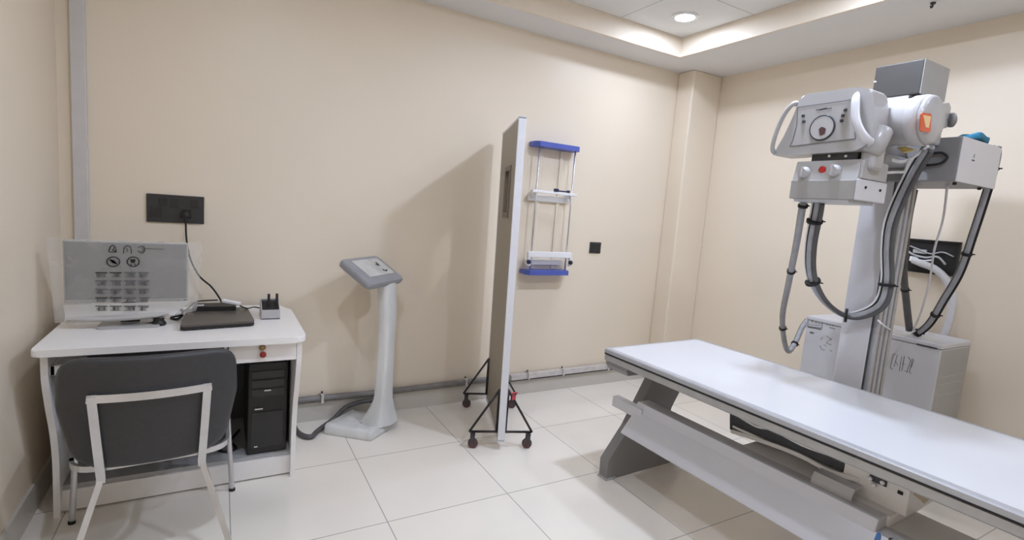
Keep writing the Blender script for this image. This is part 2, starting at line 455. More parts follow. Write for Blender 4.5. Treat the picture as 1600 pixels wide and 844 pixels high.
# conduit along the back wall
t = thing('wall_conduit', 'grey cable conduit clipped along the wall above the skirting', 'conduit', (1.0, 0, .12))
b = MB()
pts = [V((-.3, -.026, .150))]+[V((x, -.026, .147+.004*math.sin(x*5))) for x in (.1, .5, .9, 1.3, 1.7, 1.9)]
b.tube(pts, .020, 12); build('pipe', b, 'conduit_gy', t)
b = MB()
b.bar([(1.9, -.026, .147), (2.3, -.026, .149), (2.7, -.026, .152), (3.3, -.026, .152)], .03, .04, up=(0, 0, 1)); build('pipe', b, 'conduit_wh', t, label='white painted length of conduit')
b = MB(); b.tube([(1.9, -.033, .122), (2.3, -.033, .122), (2.75, -.033, .125), (3.3, -.033, .125)], .006, 8); build('cable', b, 'dk', t, label='thin dark cable under the white conduit')
for x in (.56, 1.53, 2.05, 2.37, 2.83):
    b = MB(); b.box(x-.008, x+.008, -.052, 0, .168, .178, bev=.002); b.box(x-.008, x+.008, -.054, -.047, .125, .178, bev=.002); c = build('clip', b, 'conduit_wh', t)
    b = MB(); b.cyl((x, -.022, .178), (x, -.022, .19), .006, 12); build('screw', b, 'dk', c)

# wall rack with blue ends
t = thing('wall_rack', 'tall white wall rack with blue top and bottom bars', 'rack', (2.17, 0, .93))
RY = -.10
def ry(px, py): return AY(px, py, RY)
tl, tr, bl, br = ry(834, 229), ry(906, 238), ry(819, 424), ry(889, 424)
W0, W1 = (tl.x+bl.x)/2+.022, (tr.x+br.x)/2+.004
ztop, zbot = 1.862, .948
def cut_bar(z, h, flip):
    # bar with bevelled ends, runs along x, sticks out of the wall
    e = .02
    pl = [(W0-.006, 0), (W0-.006, -.075), (W0+e, -.118), (W1-e, -.118), (W1+.006, -.075), (W1+.006, 0)]
    q = MB(); q.prism([(x, y, z) for x, y in rpoly(pl, .012, 3)], (0, 0, h), bev=.006, seg=3)
    return q
build('top_bar', cut_bar(ztop-.014, .034, 0), 'blue', t, label='blue plastic end bar')
build('bottom_bar', cut_bar(zbot-.014, .032, 0), 'blue', t, label='blue plastic end bar')
for x in (W0+.035, W1-.035):
    b = MB(); b.cyl((x, RY+.012, zbot+.01), (x, RY+.012, ztop-.008), .0065, 12); build('rod', b, 'chrome', t)
zm = ry(866, 302).z
b = MB(); b.box(W0-.004, W1+.004, RY-.004, RY+.03, zm-.008, zm+.012, bev=.004); build('cross_bar', b, 'white_pl', t)
b = MB(); b.box(W0+.012, W1-.012, -.028, -.008, zm-.065, zm-.02, bev=.004)
for x in (W0+.04, W1-.04): b.box(x-.012, x+.012, RY+.03, 0, zm-.05, zm-.005, bev=.003)
build('wall_bracket', b, 'white_pl', t)
b = MB(); zc = zm+.02
b.box(2.10, 2.135, RY-.01, RY+.012, zm+.012, zm+.034, bev=.004); b.box(2.135, 2.215, RY-.006, RY+.008, zm+.014, zm+.024, bev=.003); b.box(2.215, 2.235, RY-.01, RY+.012, zm+.012, zm+.03, bev=.004)
build('cassette_clamp', b, 'navy', t, label='small navy clamp on the cross bar')
zl = ry(858, 398).z
b = MB(); b.box(W0-.002, W1+.002, RY-.01, RY+.02, zl-.022, zl+.02, bev=.005); build('cassette_shelf', b, 'white_pl', t)
b = MB(); b.box(W0+.03, W1-.03, -.03, 0, 1.0, 1.04, bev=.004); build('wall_bracket', b, 'white_pl', t)
b = MB()
for x in (W0+.1, W1-.1): b.box(x-.012, x+.012, -.014, 0, .97, 1.84, bev=.003)
build('back_rail', b, 'wall', t)
for x, mm in ((W0+.006, 'navy'), (W1-.004, 'black_plastic')):
    b = MB(); b.lathe([(.012, -.012), (.016, -.006), (.016, .006), (.012, .012)], (x, RY-.01, zl-.055), (1, 0, 0), 16); build('clamp_knob', b, mm, t)
    b = MB(); b.box(x-.006, x+.02, RY-.004, RY+.02, zl-.085, zl-.02, bev=.003); build('knob_bracket', b, 'white_pl', t)

# recess with wires in the right wall
t = thing('junction_box', 'black open cable box in the wall behind the tube column', 'junction box', (XR, -1.8, 1.21))
y0, y1, z0, z1 = -1.955, -1.675, 1.208, 1.405
b = MB(); b.box(XR-.004, XR, y0, y1, z0, z1); fr = .008
b.box(XR-.02, XR, y0, y0+fr, z0, z1); b.box(XR-.02, XR, y1-fr, y1, z0, z1); b.box(XR-.02, XR, y0, y1, z0, z0+fr); b.box(XR-.02, XR, y0, y1, z1-fr, z1)
build('box', b, 'black_plastic', t)
b = MB()
b.tube([(XR-.01, -1.90, 1.27), (XR-.02, -1.86, 1.31), (XR-.015, -1.80, 1.30), (XR-.02, -1.74, 1.31), (XR-.01, -1.70, 1.33)], .006, 8)
b.tube([(XR-.01, -1.93, 1.32), (XR-.02, -1.88, 1.34), (XR-.015, -1.82, 1.325), (XR-.02, -1.76, 1.345), (XR-.01, -1.71, 1.36)], .004, 8)
b.box(XR-.016, XR-.003, -1.80, -1.73, 1.32, 1.345, bev=.003)
build('wire', b, 'grey_lt', t)
b = MB()
b.box(XR-.018, XR-.003, -1.76, -1.72, 1.27, 1.30, bev=.003); b.tube([(XR-.012, -1.74, 1.29), (XR-.02, -1.79, 1.28), (XR-.012, -1.84, 1.29)], .005, 8)
build('terminal', b, 'white_pl', t)
b = MB()
b.tube([AX(1428, 407, 3.62), AX(1440, 412, 3.60), AX(1460, 420, 3.595), AX(1478, 437, 3.59), AX(1488, 462, 3.59), AX(1486, 490, 3.595), AX(1476, 523, 3.6), AX(1462, 560, 3.6), AX(1450, 620, 3.6)], .020, 12)
tag(build('corrugated_conduit', b, 'hose_wh'), 'thick white flexible conduit curving out of the open cable box', 'conduit')

b = MB(); hp = V((3.19, -1.813, ZC))
b.cyl(hp, hp-V((0, 0, .008)), .012, 12); b.tube([hp-V((0, 0, .006)), hp-V((.0, 0, .02)), hp-V((.012, 0, .028)), hp-V((.02, 0, .02))], .004, 8)
tag(build('ceiling_hook', b, 'dk'), 'tiny dark hook on the lowered ceiling border above the tube stand', 'hook')

# ------------------------------------------------------------------ desk
t = thing('office_desk', 'white laminate office desk against the wall corner', 'desk', (-.12, -.43, 0))
DX0, DX1, DY0, DY1 = -.600, .352, -.795, -.06
b = MB()
b.prism([(x, y, .722) for x, y in rpoly([(DX0, DY0), (DX1, DY0), (DX1, -.20), (DX1-.06, DY1), (DX0, DY1)], [.03, .05, .1, .03, .01], 6)], (0, 0, .028), bev=.005, seg=3)
build('desktop', b, 'white_lam', t)
def side(xc):
    prof = [(-.755, .722), (-.752, .62), (-.715, .50), (-.668, .38), (-.642, .26), (-.640, .12), (-.645, 0)]
    pts = catmull([(y, z, 0) for y, z in prof], 5)
    poly = [(xc-.011, p.x, p.y) for p in pts]+[(xc-.011, -.075, 0), (xc-.011, -.075, .722)]
    q = MB(); q.prism(poly, (.022, 0, 0)); return q
build('side_panel', side(-.568), 'white_lam', t); build('side_panel', side(.326), 'white_lam', t)
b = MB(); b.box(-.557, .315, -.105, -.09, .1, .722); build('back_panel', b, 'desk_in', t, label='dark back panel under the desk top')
b = MB(); b.box(-.557, .315, -.60, -.11, .098, .116); build('bottom_shelf', b, 'grey_lt', t)
b = MB(); b.box(-.557, .315, -.612, -.596, .008, .098); build('plinth', b, 'white_lam', t)
b = MB(); b.box(.022, .036, -.74, -.11, .60, .722); build('drawer_divider', b, 'white_lam', t)
b = MB(); b.box(-.557, -.42, -.735, -.717, .632, .672, bev=.003); b.box(-.557, -.54, -.735, -.3, .632, .672, bev=.003); build('keyboard_rail', b, 'white_lam', t)
b = MB(); b.box(.040, .313, -.760, -.742, .634, .716, bev=.003); b.box(.045, .31, -.742, -.30, .64, .70); dr = build('drawer', b, 'white_lam', t)
kx = AY(410, 541, -.762)
b = MB(); b.lathe([(.012, 0), (.013, .004), (.009, .007), (.009, .012)], (kx.x, -.760, .702), (0, -1, 0), 20); build('lock', b, 'brass', dr, label='small brass lock')
b = MB(); b.lathe([(.008, 0), (.009, .008), (.0135, .014), (.0135, .021), (.009, .026)], (kx.x+.002, -.760, .673), (0, -1, 0), 24); build('knob', b, 'red_dk', dr, label='round glossy red knob')

# computer tower
t = thing('computer_tower', 'black computer tower on the shelf under the desk drawer', 'computer', (.22, -.38, .116))
b = MB(); b.box(.125, .300, -.585, -.15, .1165, .575, bev=.006); build('case', b, 'black_plastic', t)
b = MB()
for z in (.50, .455, .41): b.box(.14, .285, -.589, -.585, z, z+.036, bev=.002)
build('drive_bay', b, 'black_gloss', t)
b = MB(); b.box(.14, .285, -.589, -.585, .15, .33, bev=.002); build('front_panel', b, 'black_gloss', t)
for a_, c_, z_ in ((.195, .225, .435), (.155, .19, .345), (.155, .17, .155)):
    b = MB(); b.box(a_, c_, -.592, -.588, z_, z_+.006); build('badge', b, 'chrome', t, label='small chrome strip on the front')
b = MB(); b.tube([(.10, -.3, .13), (.06, -.42, .128), (.08, -.5, .125), (.03, -.52, .125), (-.03, -.45, .127)], .006, 8)
tag(build('coiled_cable', b, 'black'), 'black cable lying on the desk shelf beside the computer tower', 'cable')

# monitor
MY = -.44
def my(px, py): return AY(px, py, MY)
pA, pB, pC = my(97, 375), my(294, 380), my(100, 474)
mx0, mx1, mz0, mz1 = pA.x, pB.x, pC.z, pA.z
t = thing('computer_monitor', 'flat grey computer monitor wrapped in printed film on the desk', 'monitor', ((mx0+mx1)/2, MY, .75))
b = MB(); b.box(mx0, mx1, MY, MY+.022, mz0, mz1, bev=.004); b.box((mx0+mx1)/2-.12, (mx0+mx1)/2+.12, MY+.022, MY+.045, mz0+.05, mz1-.05, bev=.01); build('housing', b, 'grey_lt', t)
b = MB(); b.box(mx0+.006, mx1-.006, MY-.0015, MY, mz0+.014, mz1-.006); build('display', b, 'screen_face', t)
b = MB(); b.box(mx1-.018, mx1-.008, MY-.003, MY-.0012, mz0+.004, mz0+.008); build('power_button', b, 'ink', t)
cx = (mx0+mx1)/2
b = MB(); b.prism([(cx-.035, MY+.03, .76), (cx+.035, MY+.03, .76), (cx+.03, MY+.03, mz0+.1), (cx-.03, MY+.03, mz0+.1)], (0, .02, 0)); build('stand_neck', b, 'black_plastic', t)
b = MB(); b.prism([(x, y, .750) for x, y in rpoly([(cx-.11, MY-.07), (cx+.12, MY-.07), (cx+.10, MY+.12), (cx-.10, MY+.12)], .03, 5)], (0, 0, .010), bev=.003); build('stand_base', b, 'grey_lt', t)

# printed film over the monitor
t = thing('plastic_cover', 'clouded plastic film with printed icons draped over the monitor', 'plastic cover', (cx, MY-.02, .75))
fx0, fx1 = my(72, 372).x, my(316, 380).x
fz1 = mz1+.006
YS = MY-.010
def sheet(u, v):
    # v 0 top .. 1 bottom; hangs, then curls forward on the desk top
    x = fx0+(fx1-fx0)*u
    x += (.5-u)*.05*max(0, v-.1)*1.0
    drop = v*.36
    bz = fz1-drop
    low = .775+.01*math.sin(u*7)+.05*u**2
    y = YS+.002*math.sin(u*9+v*4)*(.3+v)+ (.018 if (u < .10 or u > .90) else 0)*(1-v)
    if bz < low:
        over = low-bz; y -= over*.9+.012*math.sin(u*PI)*1; bz = low-.010*math.sin(min(1, over/.05)*PI/2)
    return V((x, y, max(bz, .753)))
b = MB(); b.grid(sheet, 40, 30); sh = build('film', b, 'bag', t, recalc=False)
def rolled(u, v):
    # loose rolled lower hem on the desk
    p0 = AY(104, 499, YS-.034); p1 = AY(264, 490, YS-.034)
    c = p0.lerp(p1, u)+V((0, 0, -.008*math.sin(u*PI)))
    a = v*2*PI*1.0; r = (.0085+.004*math.sin(u*PI))*min(1, .45+u*5, .35+(1-u)*6)
    return c+V((0, math.cos(a)*r*1.3, math.sin(a)*r*1.05))
b = MB(); b.grid(rolled, 24, 14); build('rolled_hem', b, 'film_roll', t, recalc=False)
b = MB()
def flap(u, v):
    a = AY(99+200*u, 477-7*u, YS-.003).lerp(AY(103+170*u, 501-11*u, YS-.003), v)
    return a+V((0, -.026*v**5, .002*math.sin(u*17)*v))
b.grid(flap, 30, 8); build('gathered_film', b, 'bag_dense', t, recalc=False)
# prints
ex, ez = V((1, 0, 0)), V((0, 0, 1))
PO = V((0, YS-.0055, 0))
def pz(px, py):
    q = AY(px, py, YS-.0055); return (q.x, q.z)
soft = MB(); icons = []
def new_icon():
    icons.append(MB()); return icons[-1]
def circ(cx_, cy_, rx, ry_, n=18, a0=0, a1=2*PI):
    return [pz(cx_+rx*math.cos(a0+(a1-a0)*k/n), cy_+ry_*math.sin(a0+(a1-a0)*k/n)) for k in range(n+1)]
def st(B, pts, w): B.stroke(pts, PO, ex, ez, w)
ink = new_icon()
st(ink, [pz(*p) for p in ((170, 393), (172, 386), (176, 383), (180, 386), (176, 391), (181, 393), (181, 389))], .0035); st(ink, [pz(*p) for p in ((171, 394), (182, 394))], .003)
ink = new_icon()
st(ink, [pz(*p) for p in ((193, 396), (194, 387), (198, 384), (203, 385), (205, 390), (205, 396))], .003); st(ink, [pz(*p) for p in ((197, 388), (200, 391), (197, 394))], .002)
ink = new_icon()
st(ink, circ(221, 390, 5.5, 5.2, 16, -2.6, 2.8), .0028); st(ink, circ(222, 390, 2.5, 2.5, 10, -2, 2.4), .002)
ink = new_icon()
st(ink, [pz(228, 388.6), pz(256, 389.3)], .0018)
ink = new_icon(); st(ink, circ(177, 409, 10, 7.5), .004)
for k in range(5): st(ink, [pz(172+k, 406+k*.9), pz(178+k, 408+k*1.1)], .006)
ink = new_icon(); st(ink, circ(208, 409, 9.5, 7.5), .004)
for k in range(5): st(ink, [pz(204+k*.3, 406+k*1.0), pz(211-k*.2, 406+k*1.0)], .004)
st(ink, [pz(205, 413), pz(204, 415)], .004); st(ink, [pz(210, 412), pz(212, 415)], .003)
rnd = random.Random(3); heads_ = []
for r_ in range(6):
    for c_ in range(4):
        X0 = 149.5+c_*22.3; Y0 = 425+r_*13.2-(.4 if r_ else 0); ww = 18 if c_ < 3 else 16
        if r_ == 5: X0 += 5; ww -= 5
        hd_ = MB() if (r_ in (0, 3) and c_ < 2) else soft
        if hd_ is not soft: heads_.append(hd_)
        st(hd_, [pz(X0, Y0+1), pz(X0+ww, Y0+1.3)], .0045 if r_ < 5 else .003)
        for q in range(3 if r_ < 5 else 1):
            a = X0+rnd.uniform(0, 5); e_ = X0+ww-rnd.uniform(0, 6)
            st(soft, [pz(a, Y0+3.2+q*2.1), pz(e_, Y0+3.4+q*2.1)], .0022)
        for q in range(4): 
            a = X0+2+rnd.uniform(0, ww-4); st(soft, [pz(a, Y0+2), pz(a, Y0+8)], .0016)
for ic in icons: build('printed_icon', ic, 'ink', t, label='black printed icon')
for ic in heads_: build('printed_heading', ic, 'ink', t, label='dark printed block heading')
build('printed_text', soft, 'ink_soft', t, label='rows of small grey printed blocks')

# mouse-like black foot and grey slip beside it
t = thing('computer_mouse', 'small black mouse at the front edge of the film', 'mouse', (*AZ(248, 508, .75).xy, .75))
c = AZ(248, 508, .75)
b = MB(); b.lathe([(.026, 0), (.030, .006), (.026, .016), (.020, .022), (.024, .034), (.022, .038)], c, (0, 0, 1), 28); build('body', b, 'black_plastic', t)
b = MB(); b.tube([c+V((-.02, .005, .012)), c+V((-.06, .0, .006)), c+V((-.10, .01, .0055))], .004, 8); build('cable', b, 'black', t)
b = MB(); p = [AZ(150, 513, .752), AZ(232, 512, .752), AZ(238, 500, .752), AZ(165, 504, .752)]
b.prism([q for q in p], (0, 0, .004), bev=.001); tag(build('paper_slip', b, 'grey_lt'), 'flat grey slip lying on the desk under the rolled film', 'paper')

# laptop
t = thing('laptop', 'closed dark brown laptop lying on the white desk', 'laptop', (*AZ(340, 495, .75).xy, .75))
lp = [AZ(281, 513, .765), AZ(398, 505, .765), AZ(388, 487, .765), AZ(290, 490, .765)]
cor = [(q.x, q.y) for q in lp]
back = [(cor[2][0]-.004, cor[2][1]+.06), (cor[3][0]+.004, cor[3][1]+.06)]
ol = rpoly([cor[0], cor[1], back[0], back[1]], [.012, .02, .015, .015], 5)
b = MB(); b.prism([(x, y, .754) for x, y in ol], (0, 0, .012), bev=.003); build('base', b, 'black_plastic', t)
b = MB(); b.prism([(x, y, .767) for x, y in ol], (0, 0, .010), bev=.003); build('lid', b, 'taupe', t)
q = AZ(298, 491, .777); b = MB(); b.box(q.x-.012, q.x+.012, q.y-.004, q.y+.004, .777, .7775); build('badge', b, 'chrome', t, label='tiny bright badge')
# router on the lid
t = thing('network_router', 'flat black box with a white label on top of the laptop lid', 'router', (0, 0, .777))
a0, a1 = AZ(300, 484, .785), AZ(366, 486, .785)
t.location = ((a0.x+a1.x)/2, a0.y+.03, .777)
b = MB(); b.prism([(x, y, .7772) for x, y in rpoly([(a0.x, a0.y-.005), (a1.x+.01, a0.y-.015), (a1.x, a0.y+.085), (a0.x+.012, a0.y+.09)], .008, 4)], (0, 0, .022), bev=.003); build('case', b, 'black_plastic', t)
b = MB(); b.box(a0.x+.02, a0.x+.05, a0.y+.02, a0.y+.05, .7992, .7996); build('sticker', b, 'white_pl', t)
# white adapter
p0, p1 = AZ(348, 472, .815), AZ(375, 478, .800)
t = thing('power_adapter', 'slim white adapter leaning across the black router box', 'adapter', ((p0.x+p1.x)/2, (p0.y+p1.y)/2, .79))
b = MB(); d = (p1-p0); d.z = -.012; L = d.length; rot = d.to_track_quat('X', 'Z').to_matrix()
b.obox((p0+p1)/2+V((0, -.006, .010)), (L*1.05, .028, .016), rot=rot, bev=.005, seg=3); build('body', b, 'white_pl', t)
b = MB(); b.tube([p1+V((.0, 0, .0)), AZ(386, 482, .78), AZ(398, 480, .765), AZ(412, 484, .756), V((.20, -.33, .7545))], .0035, 8); build('cable', b, 'black', t)
# loose cables on the desk
b = MB()
b.tube([AZ(262, 492, .765), AZ(266, 484, .79), AZ(283, 484, .80), AZ(284, 491, .775), AZ(268, 496, .757), AZ(276, 499, .756), AZ(285, 493, .765)], .006, 8)
b.tube([AZ(285, 489, .77), AZ(296, 480, .80), AZ(306, 472, .82), AZ(320, 470, .822), AZ(340, 469, .822)], .0035, 8)
tag(build('cable_tangle', b, 'black'), 'tangled black cables between the film and the laptop', 'cable')

# organiser box
p0, p1 = AZ(408, 500, .75), AZ(438, 500, .75)
t = thing('desk_organiser', 'small grey open box holding two black prongs at the desk corner', 'organiser', ((p0.x+p1.x)/2, p0.y+.05, .75))
ox0, ox1, oy0, oy1 = p0.x, p1.x, p0.y, p0.y+.115
hh, hb = .050, .088
b = MB(); b.box(ox0, ox1, oy0, oy1, .75, .756); b.box(ox0, ox1, oy0, oy0+.005, .75, .75+hh, bev=.002)
for x in (ox0, ox1-.004):
    b.prism([(x, oy0+.002, .75), (x, oy0+.002, .75+hh), (x, oy1-.04, .75+hb), (x, oy1, .75+hb), (x, oy1, .75)], (.004, 0, 0))
b.box(ox0, ox1, oy1-.005, oy1, .75, .75+hb, bev=.002)
build('box', b, 'mach_grey', t)
b = MB(); b.prism([(ox0+.0045, oy0+.006, .756), (ox0+.0045, oy0+.006, .75+hh-.003), (ox0+.0045, oy1-.042, .75+hb-.006), (ox0+.0045, oy1-.006, .75+hb-.006), (ox0+.0045, oy1-.006, .756)], (ox1-ox0-.009, 0, 0)); build('insert', b, 'black_plastic', t)
for x, y in ((ox0+.036, oy0+.040), (ox0+.074, oy0+.044)):
    b = MB(); b.box(x-.006, x+.006, y-.010, y+.010, .75+hh, .75+hh+.075, bev=.003); build('prong', b, 'black_plastic', t)

# ------------------------------------------------------------------ chair
CR = 3.4*PI/180
t = thing('visitor_chair', 'dark grey padded chair with silver frame pushed under the desk', 'chair', (-.21, -.92, 0), CR)
CM = local_mtx(t)
# local frame: +y towards the desk, origin on the floor under the seat
def backmap(u, v, tt):
    # u across, v height above the seat line
    bul = -.055*(1-(u/.262)**2)
    lean = -.02-.085*(v/.42)
    return V((u, -.075+bul+lean+tt, .385+v))
b = MB(CM)
ol = rpoly([(-.225, .0), (.225, .0), (.268, .24), (.258, .425), (-.258, .425), (-.268, .24)], [.12, .12, .10, .085, .085, .10], 7)
ol2 = []
for i, p in enumerate(ol):
    q = ol[(i+1) % len(ol)]; nn = max(1, int((q-p).length/.04))
    for k in range(nn): ol2.append(p.lerp(q, k/nn))
b.pad([(p.x, p.y) for p in ol2], backmap, .045, rings=7); build('backrest', b, 'leather', t)
b = MB(CM)
sol = rpoly([(-.235, -.13), (.235, -.13), (.262, .30), (-.262, .30)], [.1, .1, .07, .07], 7)
b.pad([(p.x, p.y) for p in sol], lambda u, v, tt: V((u, v, .425+tt)), .07, rings=5); build('seat', b, 'leather', t)
b = MB(CM)
rim = [(p.x*1.02, p.y, .385) for p in sol]
b.bar(rim+[rim[0], rim[1]], .012, .022, up=(0, 0, 1)); build('seat_frame', b, 'chrome', t)
# back frame: inverted U of flat bar, continues into the two rear legs
def bk(u, v, off=-.036): return backmap(u, v, off)
topL, topR = -.165, .165
uz = .285
b = MB(CM)
b.bar([bk(topL-.012+(topR-topL+.024)*k/14, uz) for k in range(15)], .014, .026, up=(0, .3, 1))
build('back_frame', b, 'chrome', t)
for s in (-1, 1):
    b = MB(CM)
    a = bk(s*.165, uz+.012); c = bk(s*.150, -.02)
    kne = V((s*.152, c.y+.005, .345)); foot = V((s*.262, c.y-.17, 0))
    b.bar([a, bk(s*.158, .14), c, kne], .026, .014, up=(0, 1, .2)); b.bar([kne+V((0, 0, .01)), kne.lerp(foot, .5), foot], .019, .015, up=(0, 1, .2))
    lg = build('leg', b, 'chrome', t)
    b = MB(CM); b.cyl(foot, foot+V((-s*.003, .004, .012)), .014, 12); build('foot_cap', b, 'black', lg)
for s in (-1, 1):
    b = MB(CM); hp = V((s*.262, .22, .40)); fp = V((s*.286, .23, 0))
    b.tube([hp, hp.lerp(fp, .5), fp], .011, 12); lg = build('leg', b, 'chrome', t)
    b = MB(CM); b.cyl(fp, fp+V((0, 0, .012)), .013, 12); build('foot_cap', b, 'black', lg)

# ------------------------------------------------------------------ console on a pedestal
az = -.835; tl_ = .536
A_ = V((math.cos(az)*math.cos(tl_), math.sin(az)*math.cos(tl_), -math.sin(tl_))); B_ = V((-math.sin(az), math.cos(az), 0)); N_ = A_.cross(B_).normalized()
if N_.z < 0: N_ = -N_
Ah = V((math.cos(az), math.sin(az), 0))
HC = V((.786, -.251, .986))
t = thing('pedestal_console', 'white wrapped pedestal with a tilted grey display head beside the desk', 'console', (.76, -.22, 0), 0)
def hd(a, bb, n): return HC+A_*a+B_*bb+N_*n
b = MB()
o1 = rpoly([(-.12, -.182), (.12, -.182), (.12, .182), (-.12, .182)], .03, 6)
lay = [(.86, -.045), (.97, -.036), (1.0, -.020), (1.0, -.010), (.965, 0), (.80, .004)]
n = len(o1); vs = []; fs = []
for s, h in lay:
    for p in o1:
        q = p if s == 1 else V((p.x-math.copysign(.12*(1-s), p.x), p.y-math.copysign(.12*(1-s), p.y)))
        vs.append(hd(q.x, q.y, h))
for i in range(len(lay)-1):
    for k in range(n): fs.append([i*n+k, i*n+(k+1) % n, (i+1)*n+(k+1) % n, (i+1)*n+k])
fs.append(list(range(n))[::-1]); fs.append([(len(lay)-1)*n+k for k in range(n)])
b.add(vs, fs, False); build('head_housing', b, 'kiosk', t)
b = MB(); b.prism([hd(x, y, .0035) for x, y in ((-.088, -.118), (.062, -.118), (.062, .135), (-.088, .135))], N_*.004, bev=.001); sf = build('display', b, 'kiosk_screen', t, label='clouded pale display face')
b = MB()
for pts_, w in (([(-.045, .075), (-.02, .07)], .014), ([(-.02, .07), (-.03, .05)], .008), ([(.022, .06), (.035, .075)], .012), ([(.035, .075), (.028, .095)], .008)):
    b = MB(); b.stroke(pts_, hd(0, 0, .0076), A_, B_, w); build('torn_patch', b, 'black', sf, label='small black torn patch')
# pole: soft wrapped column flaring into the foot
pc = V((.882, -.25, 0))
b = MB()
def pole(u, v):
    z = .05+v*(.925-.05)
    fl = max(0, (.22-z)/.16)
    a = 2*PI*u
    w, d = .056+.045*fl**1.5+.006*math.sin(v*9), .040+.05*fl**1.5
    e = abs(math.cos(a))**.6*math.copysign(1, math.cos(a)); g = abs(math.sin(a))**.6*math.copysign(1, math.sin(a))
    c = pc+V((.012*v*v-.012*v, 0, 0))-Ah*.0+(-Ah*.03)*fl**1.5*.6
    c = c.lerp(V((HC.x+.05, HC.y-.0, 0)), .35*max(0, v-.75)/.25)
    wr = 1+.05*math.sin(a*5+v*6)*(.4+fl)
    return V((c.x, c.y, z))+B_*w*e*wr+Ah*d*g*wr
b.grid(pole, 40, 30)
build('pole', b, 'wrapped', t)
fc = [V((.772, -.406)), V((.975, -.236)), V((.74, -.03)), V((.533, -.211))]
b = MB(); ol = rpoly([tuple(p) for p in fc], [.03, .05, .03, .03], 6)
cc = V((.755, -.22)); lay = [(1.0, 0), (1.01, .015), (.985, .045), (.93, .058), (.6, .050), (.2, .048)]
vs = []; fs = []; n = len(ol)
for s, h in lay:
    for i_, p in enumerate(ol):
        q = cc+(p-cc)*s; vs.append(V((q.x, q.y, h*(1+.06*math.sin(i_*1.1+s*9)))) if h else V((q.x, q.y, 0)))
for i in range(len(lay)-1):
    for k in range(n): fs.append([i*n+k, i*n+(k+1) % n, (i+1)*n+(k+1) % n, (i+1)*n+k])
fs.append(list(range(n))[::-1]); fs.append([(len(lay)-1)*n+k for k in range(n)])
b.add(vs, fs, True); build('base', b, 'wrapped', t)
b = MB()
b.tube([(1.0, -.055, .112), (.88, -.058, .108), (.78, -.05, .10), (.70, -.045, .075), (.62, -.10, .035), (.54, -.165, .017), (.50, -.215, .016), (.468, -.262, .016), (.432, -.24, .016), (.405, -.17, .016), (.39, -.10, .03), (.36, -.075, .08), (.28, -.07, .112)], .0145, 10)
tag(build('grey_hose', b, 'hose_dk'), 'grey flexible hose looping on the floor behind the pedestal foot', 'hose')

# ------------------------------------------------------------------ mobile screen
sa, sb = V((1.43, -.77)), V((1.67, -.14))
sd_ = (sb-sa); SL = sd_.length; yaw = math.atan2(sd_.y, sd_.x)
t = thing('mobile_radiation_screen', 'tall grey mobile shielding screen on black wheeled feet', 'screen', (sa.x, sa.y, 0), yaw)
SM = local_mtx(t) @ Matrix.Rotation(math.radians(-.6), 4, 'X')
# local: x along the panel 0..SL, y thickness, z up
TH = .042; SH = 1.895; Z0 = .055
wx0, wx1, wz0, wz1 = SL*.30, SL*.56, 1.37, 1.62
b = MB(SM)
for (a, c, d, e) in ((.012, SL-.012, Z0, wz0), (.012, SL-.012, wz1, SH-.012), (.012, wx0, wz0, wz1), (wx1, SL-.012, wz0, wz1)):
    b.box(a, c, -TH/2+.003, TH/2-.003, d, e)
build('panel', b, 'shield', t)
b = MB(SM)
b.box(0, .014, -TH/2, TH/2, Z0, SH, bev=.003); b.box(SL-.014, SL, -TH/2, TH/2, Z0, SH, bev=.003); b.box(0, SL, -TH/2, TH/2, SH-.014, SH, bev=.003); b.box(0, SL, -TH/2, TH/2, Z0-.01, Z0+.012, bev=.003)
build('edge_trim', b, 'shield_edge', t)
b = MB(SM); fw = .028
for (a, c, d, e) in ((wx0-fw, wx1+fw, wz0-fw, wz0), (wx0-fw, wx1+fw, wz1, wz1+fw), (wx0-fw, wx0, wz0, wz1), (wx1, wx1+fw, wz0, wz1)):
    b.box(a, c, -TH/2-.004, TH/2+.004, d, e, bev=.002)
wf = build('window_frame', b, 'brown', t, label='brown viewing window frame')
b = MB(SM); b.box(wx0, wx1, -.005, .005, wz0, wz1); build('window_pane', b, 'glass', wf)
LM_ = local_mtx(t)
for k, fx in enumerate((.035, SL-.035)):
    b = MB(LM_)
    h, y = .355, .185
    b.tube([(fx, -y, .10), (fx, y, .10)], .007, 10, sub=0)
    for s in (-1, 1):
        b.tube([(fx, s*y, .10), (fx, s*.026, h)], .007, 10, sub=0)
        b.tube([(fx, s*.026, .10), (fx, s*.026, h)], .008, 10, sub=0)
    b.tube([(fx, -.026, h), (fx, .026, h)], .007, 8, sub=0)
    ft = build('foot_frame', b, 'steelblk', t)
    for s in (-1, 1):
        b = MB(LM_); c = V((fx, s*.172, 0))
        b.box(fx-.016, fx-.012, s*.172-.012-.008*s, s*.172+.012-.008*s, .03, .088); b.box(fx+.012, fx+.016, s*.172-.012-.008*s, s*.172+.012-.008*s, .03, .088)
        b.box(fx-.016, fx+.016, s*.172-.014-.008*s, s*.172+.014-.008*s, .084, .090); b.cyl((fx, s*.172, .088), (fx, s*.172, .10), .007, 10)
        ca = build('caster', b, 'dk', t)
        b = MB(LM_); b.lathe([(.022, -.011), (.029, -.008), (.030, 0), (.029, .008), (.022, .011)], (fx, s*.172-.012*s, .0305), (1, 0, 0), 24); build('wheel', b, 'caster', ca)
b = MB(LM_); b.box(.012, .05, -TH/2-.012, -TH/2, .28, .33); 
b = MB(); q = AX(803, 620, 1.49)
b.prism([q+V((-.01, 0, .02)), q+V((.018, .01, .0)), q+V((.015, .005, -.022)), q+V((-.012, 0, -.02))], (.004, .004, 0))
b.obox(q+V((.0, 0, .022)), (.045, .010, .008), bev=.003)
